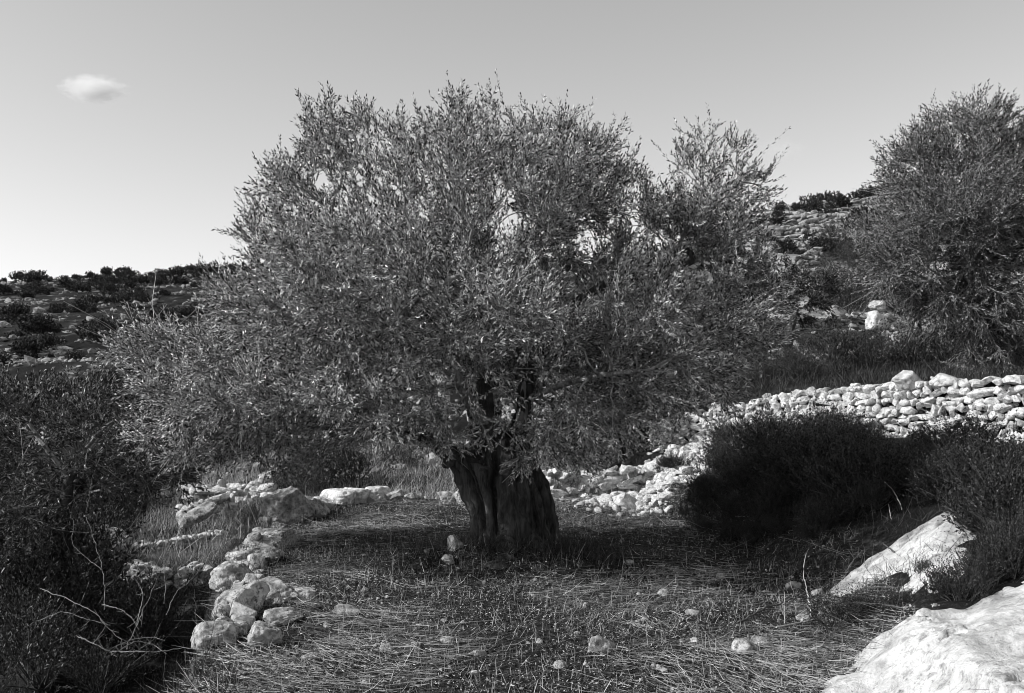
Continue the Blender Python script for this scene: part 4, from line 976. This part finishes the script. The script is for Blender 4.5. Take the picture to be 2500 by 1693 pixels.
def px2(l): return [P(a / 2.582 * 0.4096, (1084 + b / 2.582) * 0.4096, Y) for a, b, Y in l]   # from an enlarged crop of the photo
BR = [
 ('long bramble arching from the lower left towards the bottom', [(250, 910, 6.2), (420, 970, 6.0), (600, 1070, 5.8), (780, 1260, 5.6)], 'bramble'),
 ('bramble curving over beneath the gully rocks', [(640, 1010, 6.2), (760, 1040, 6.1), (830, 1090, 6.0), (875, 1170, 5.9)], 'bramble'),
 ('tall bramble rising steeply from the tangle to the upper right', [(800, 1290, 5.8), (900, 1060, 6.2), (980, 880, 6.6), (1090, 690, 7.0)], 'bramble'),
 ('pale bramble lying across the bottom left', [(700, 1330, 5.4), (850, 1240, 5.5), (960, 1260, 5.5), (1050, 1320, 5.4)], 'bramble'),
 ('pale stalk kinked at half height, left side', [(660, 1050, 6.2), (655, 820, 6.5), (620, 690, 6.7), (540, 450, 7.0)], 'stalk'),
 ('thin stalk leaning left in front of the gully', [(640, 790, 6.5), (550, 720, 6.6), (450, 630, 6.7), (465, 480, 6.8)], 'stalk'),
 ('thin white stalk standing above the dark left edge', [(540, 430, 7.4), (565, 330, 7.4), (580, 210, 7.4), (640, 60, 7.4)], 'stalk'),
 ('straight pale stalk leaning right above the gully', [(1040, 310, 8.0), (1070, 240, 8.0), (1115, 150, 8.0)], 'stalk'),
 ('upright thin stem before the gully wall', [(1040, 1000, 6.6), (1040, 700, 6.9), (1050, 560, 7.0), (1080, 440, 7.1)], 'stalk'),
 ('slanting thin stem before the gully floor', [(1050, 1070, 6.3), (1110, 930, 6.5), (1240, 830, 6.7), (1320, 660, 7.0)], 'stalk'),
 ('bramble hooked over at the left of the tangle', [(860, 1140, 6.0), (905, 960, 6.2), (880, 880, 6.3), (845, 840, 6.3)], 'bramble'),
 ('low bramble arching at the bottom of the tangle', [(700, 1290, 5.6), (830, 1230, 5.7), (960, 1215, 5.7), (1040, 1240, 5.6)], 'bramble'),
 ('bramble running down to the bottom edge at the far left', [(480, 1210, 5.8), (600, 1260, 5.6), (740, 1340, 5.4)], 'bramble'),
 ('long low bramble creeping from the left edge', [(200, 1130, 6.0), (400, 1050, 6.0), (560, 1110, 5.9), (700, 1140, 5.8)], 'bramble'),
 ('stem crossing the tangle from left to right', [(690, 1310, 5.6), (1000, 1310, 5.5), (1200, 1280, 5.5), (1380, 1320, 5.4)], 'bramble'),
 ('thin stem before the nearest edge boulder', [(1350, 1200, 6.2), (1330, 1080, 6.3), (1370, 930, 6.4)], 'stalk'),
]
for i, (lab, pl, c) in enumerate(BR):
    pts = px2(pl)
    stem_obj('bramble' if c == 'bramble' else 'dry_stalk', lab, c, [pts], 0.0030 if c == 'bramble' else 0.0024, M_BRAMB, side_twigs=6 if c == 'bramble' else 2, seed=i)
rgs = np.random.default_rng(88)
wheres = ['nearest the bottom edge', 'before the dark bushes', 'beside the lowest boulders', 'in front of the gully rubble', 'at the far left']
for i in range(16):
    px = rgs.uniform(35, 205); Y = rgs.uniform(5.6, 7.4); b_ = P(px, 0, Y); zb_ = Hs(b_[0], b_[1], False); L = rgs.uniform(0.35, 1.0); lean = rgs.normal(0, 0.3, 2)
    q = [np.array([b_[0] + lean[0] * L * t * t + rgs.normal(0, .015), b_[1] + lean[1] * L * t * t, zb_ + L * t * (1 - .15 * t)]) for t in (0, .3, .6, 1)]
    stem_obj('dry_stalk', 'thin dry stalk standing among the dark scrub at the lower left', 'stalk', [q], 0.0022, M_BRAMB, side_twigs=4, seed=200 + i, group='thin dry stalks in the lower left scrub')
def px8(l): return [P((1600 + a / 2.582) * 0.4096, (1084 + b / 2.582) * 0.4096, Y) for a, b, Y in l]
SK = [
 ('pale dry stick standing crooked at the foot of the bank', [(985, 1090, 6.6), (960, 950, 6.9), (935, 840, 7.1), (930, 760, 7.1), (965, 665, 7.1)], M_TWIG, 0.006),
 ('thin dark stick upright in the straw beside the crooked one', [(815, 1130, 6.1), (812, 1020, 6.2), (815, 930, 6.2)], M_TWIG, 0.004),
 ('dark branch lying across the weeds on the white limestone patch', [(1620, 790, 7.0), (1530, 700, 7.3), (1440, 630, 7.5)], M_TWIGD, 0.012),
 ('thin dark twig leaning on the white limestone patch', [(1200, 810, 7.2), (1250, 730, 7.4), (1310, 670, 7.6)], M_TWIGD, 0.006),
 ('long straight stick lying on the ground towards the corner slab', [(760, 1155, 5.95), (870, 1135, 6.0), (1000, 1105, 6.1)], M_TWIG, 0.007),
 ('dark dead branch lying over the straw right of centre', [(540, 1120, 6.1), (680, 1040, 6.35), (860, 980, 6.6), (960, 950, 6.7)], M_TWIGD, 0.008),
 ('small tripod of dark twigs on the corner slab', [(1620, 1310, 5.2), (1690, 1230, 5.5), (1740, 1260, 5.4), (1730, 1100, 5.8)], M_TWIGD, 0.004),
 ('pale stem rising from the shaded bank', [(1575, 470, 8.4), (1540, 370, 8.6), (1500, 290, 8.8), (1440, 235, 8.9)], M_TWIG, 0.005),
 ('short pale stem left of the taller one on the shaded bank', [(1500, 520, 8.3), (1480, 440, 8.4), (1470, 380, 8.5)], M_TWIG, 0.004),
 ('pale reed lying near the bottom, left of the corner slab', [(800, 1330, 5.5), (950, 1305, 5.6), (1150, 1275, 5.7)], M_TWIG, 0.004),
]
for i, (lab, pl, mt, rd) in enumerate(SK):
    stem_obj('dry_stick', lab, 'stick', [px8(pl)], rd, mt, side_twigs=2 if mt is M_TWIGD else 0, seed=60 + i)

# ------------------------------------------------------------------ clouds
def cloud(label, px, py, wx, hz, dens, seed):
    Yc = 1500; c = P(px, py, Yc)
    V, Fc = ico(4); V = V * (1 + (fbm(V * 2.2 + seed, 4, seed)[:, None] - 0.5) * 0.5)
    V = V * np.array([wx * 1.5, wx, hz * 1.5])
    m = bpy.data.materials.new('cloud'); m.use_nodes = True; t = m.node_tree; t.nodes.clear()
    o_ = t.nodes.new('ShaderNodeOutputMaterial'); pv = t.nodes.new('ShaderNodeVolumePrincipled'); pv.inputs['Color'].default_value = (1, 1, 1, 1); pv.inputs['Anisotropy'].default_value = 0.0
    tc = t.nodes.new('ShaderNodeTexCoord')
    mp = t.nodes.new('ShaderNodeMapping'); mp.inputs['Scale'].default_value = (1 / (wx * 1.5), 1 / wx, 1 / (hz * 1.5)); t.links.new(tc.outputs['Object'], mp.inputs[0])
    ln = t.nodes.new('ShaderNodeVectorMath'); ln.operation = 'LENGTH'; t.links.new(mp.outputs[0], ln.inputs[0])
    n1 = noise(t, 2.6, 5, 0.6, mp.outputs[0])
    f = mth(t, 'SUBTRACT', 1.0, ln.outputs['Value']); f = mth(t, 'ADD', f, mth(t, 'MULTIPLY', mth(t, 'SUBTRACT', n1, 0.55), 1.6)); f = mth(t, 'MAXIMUM', f, 0.0)
    t.links.new(mth(t, 'MULTIPLY', f, dens), pv.inputs['Density']); t.links.new(pv.outputs[0], o_.inputs['Volume'])
    o = link('cloud', mesh_np('cloud', V, Fc, m, True), None, tuple(c)); return tag(o, label, 'cloud')
cloud('small white wispy cloud low in the upper left sky', 93, 89, 36, 14, 0.10, 3)
cloud('very faint cloud puff between the big tree and the right hand tree', 781, 150, 28, 14, 0.012, 5)
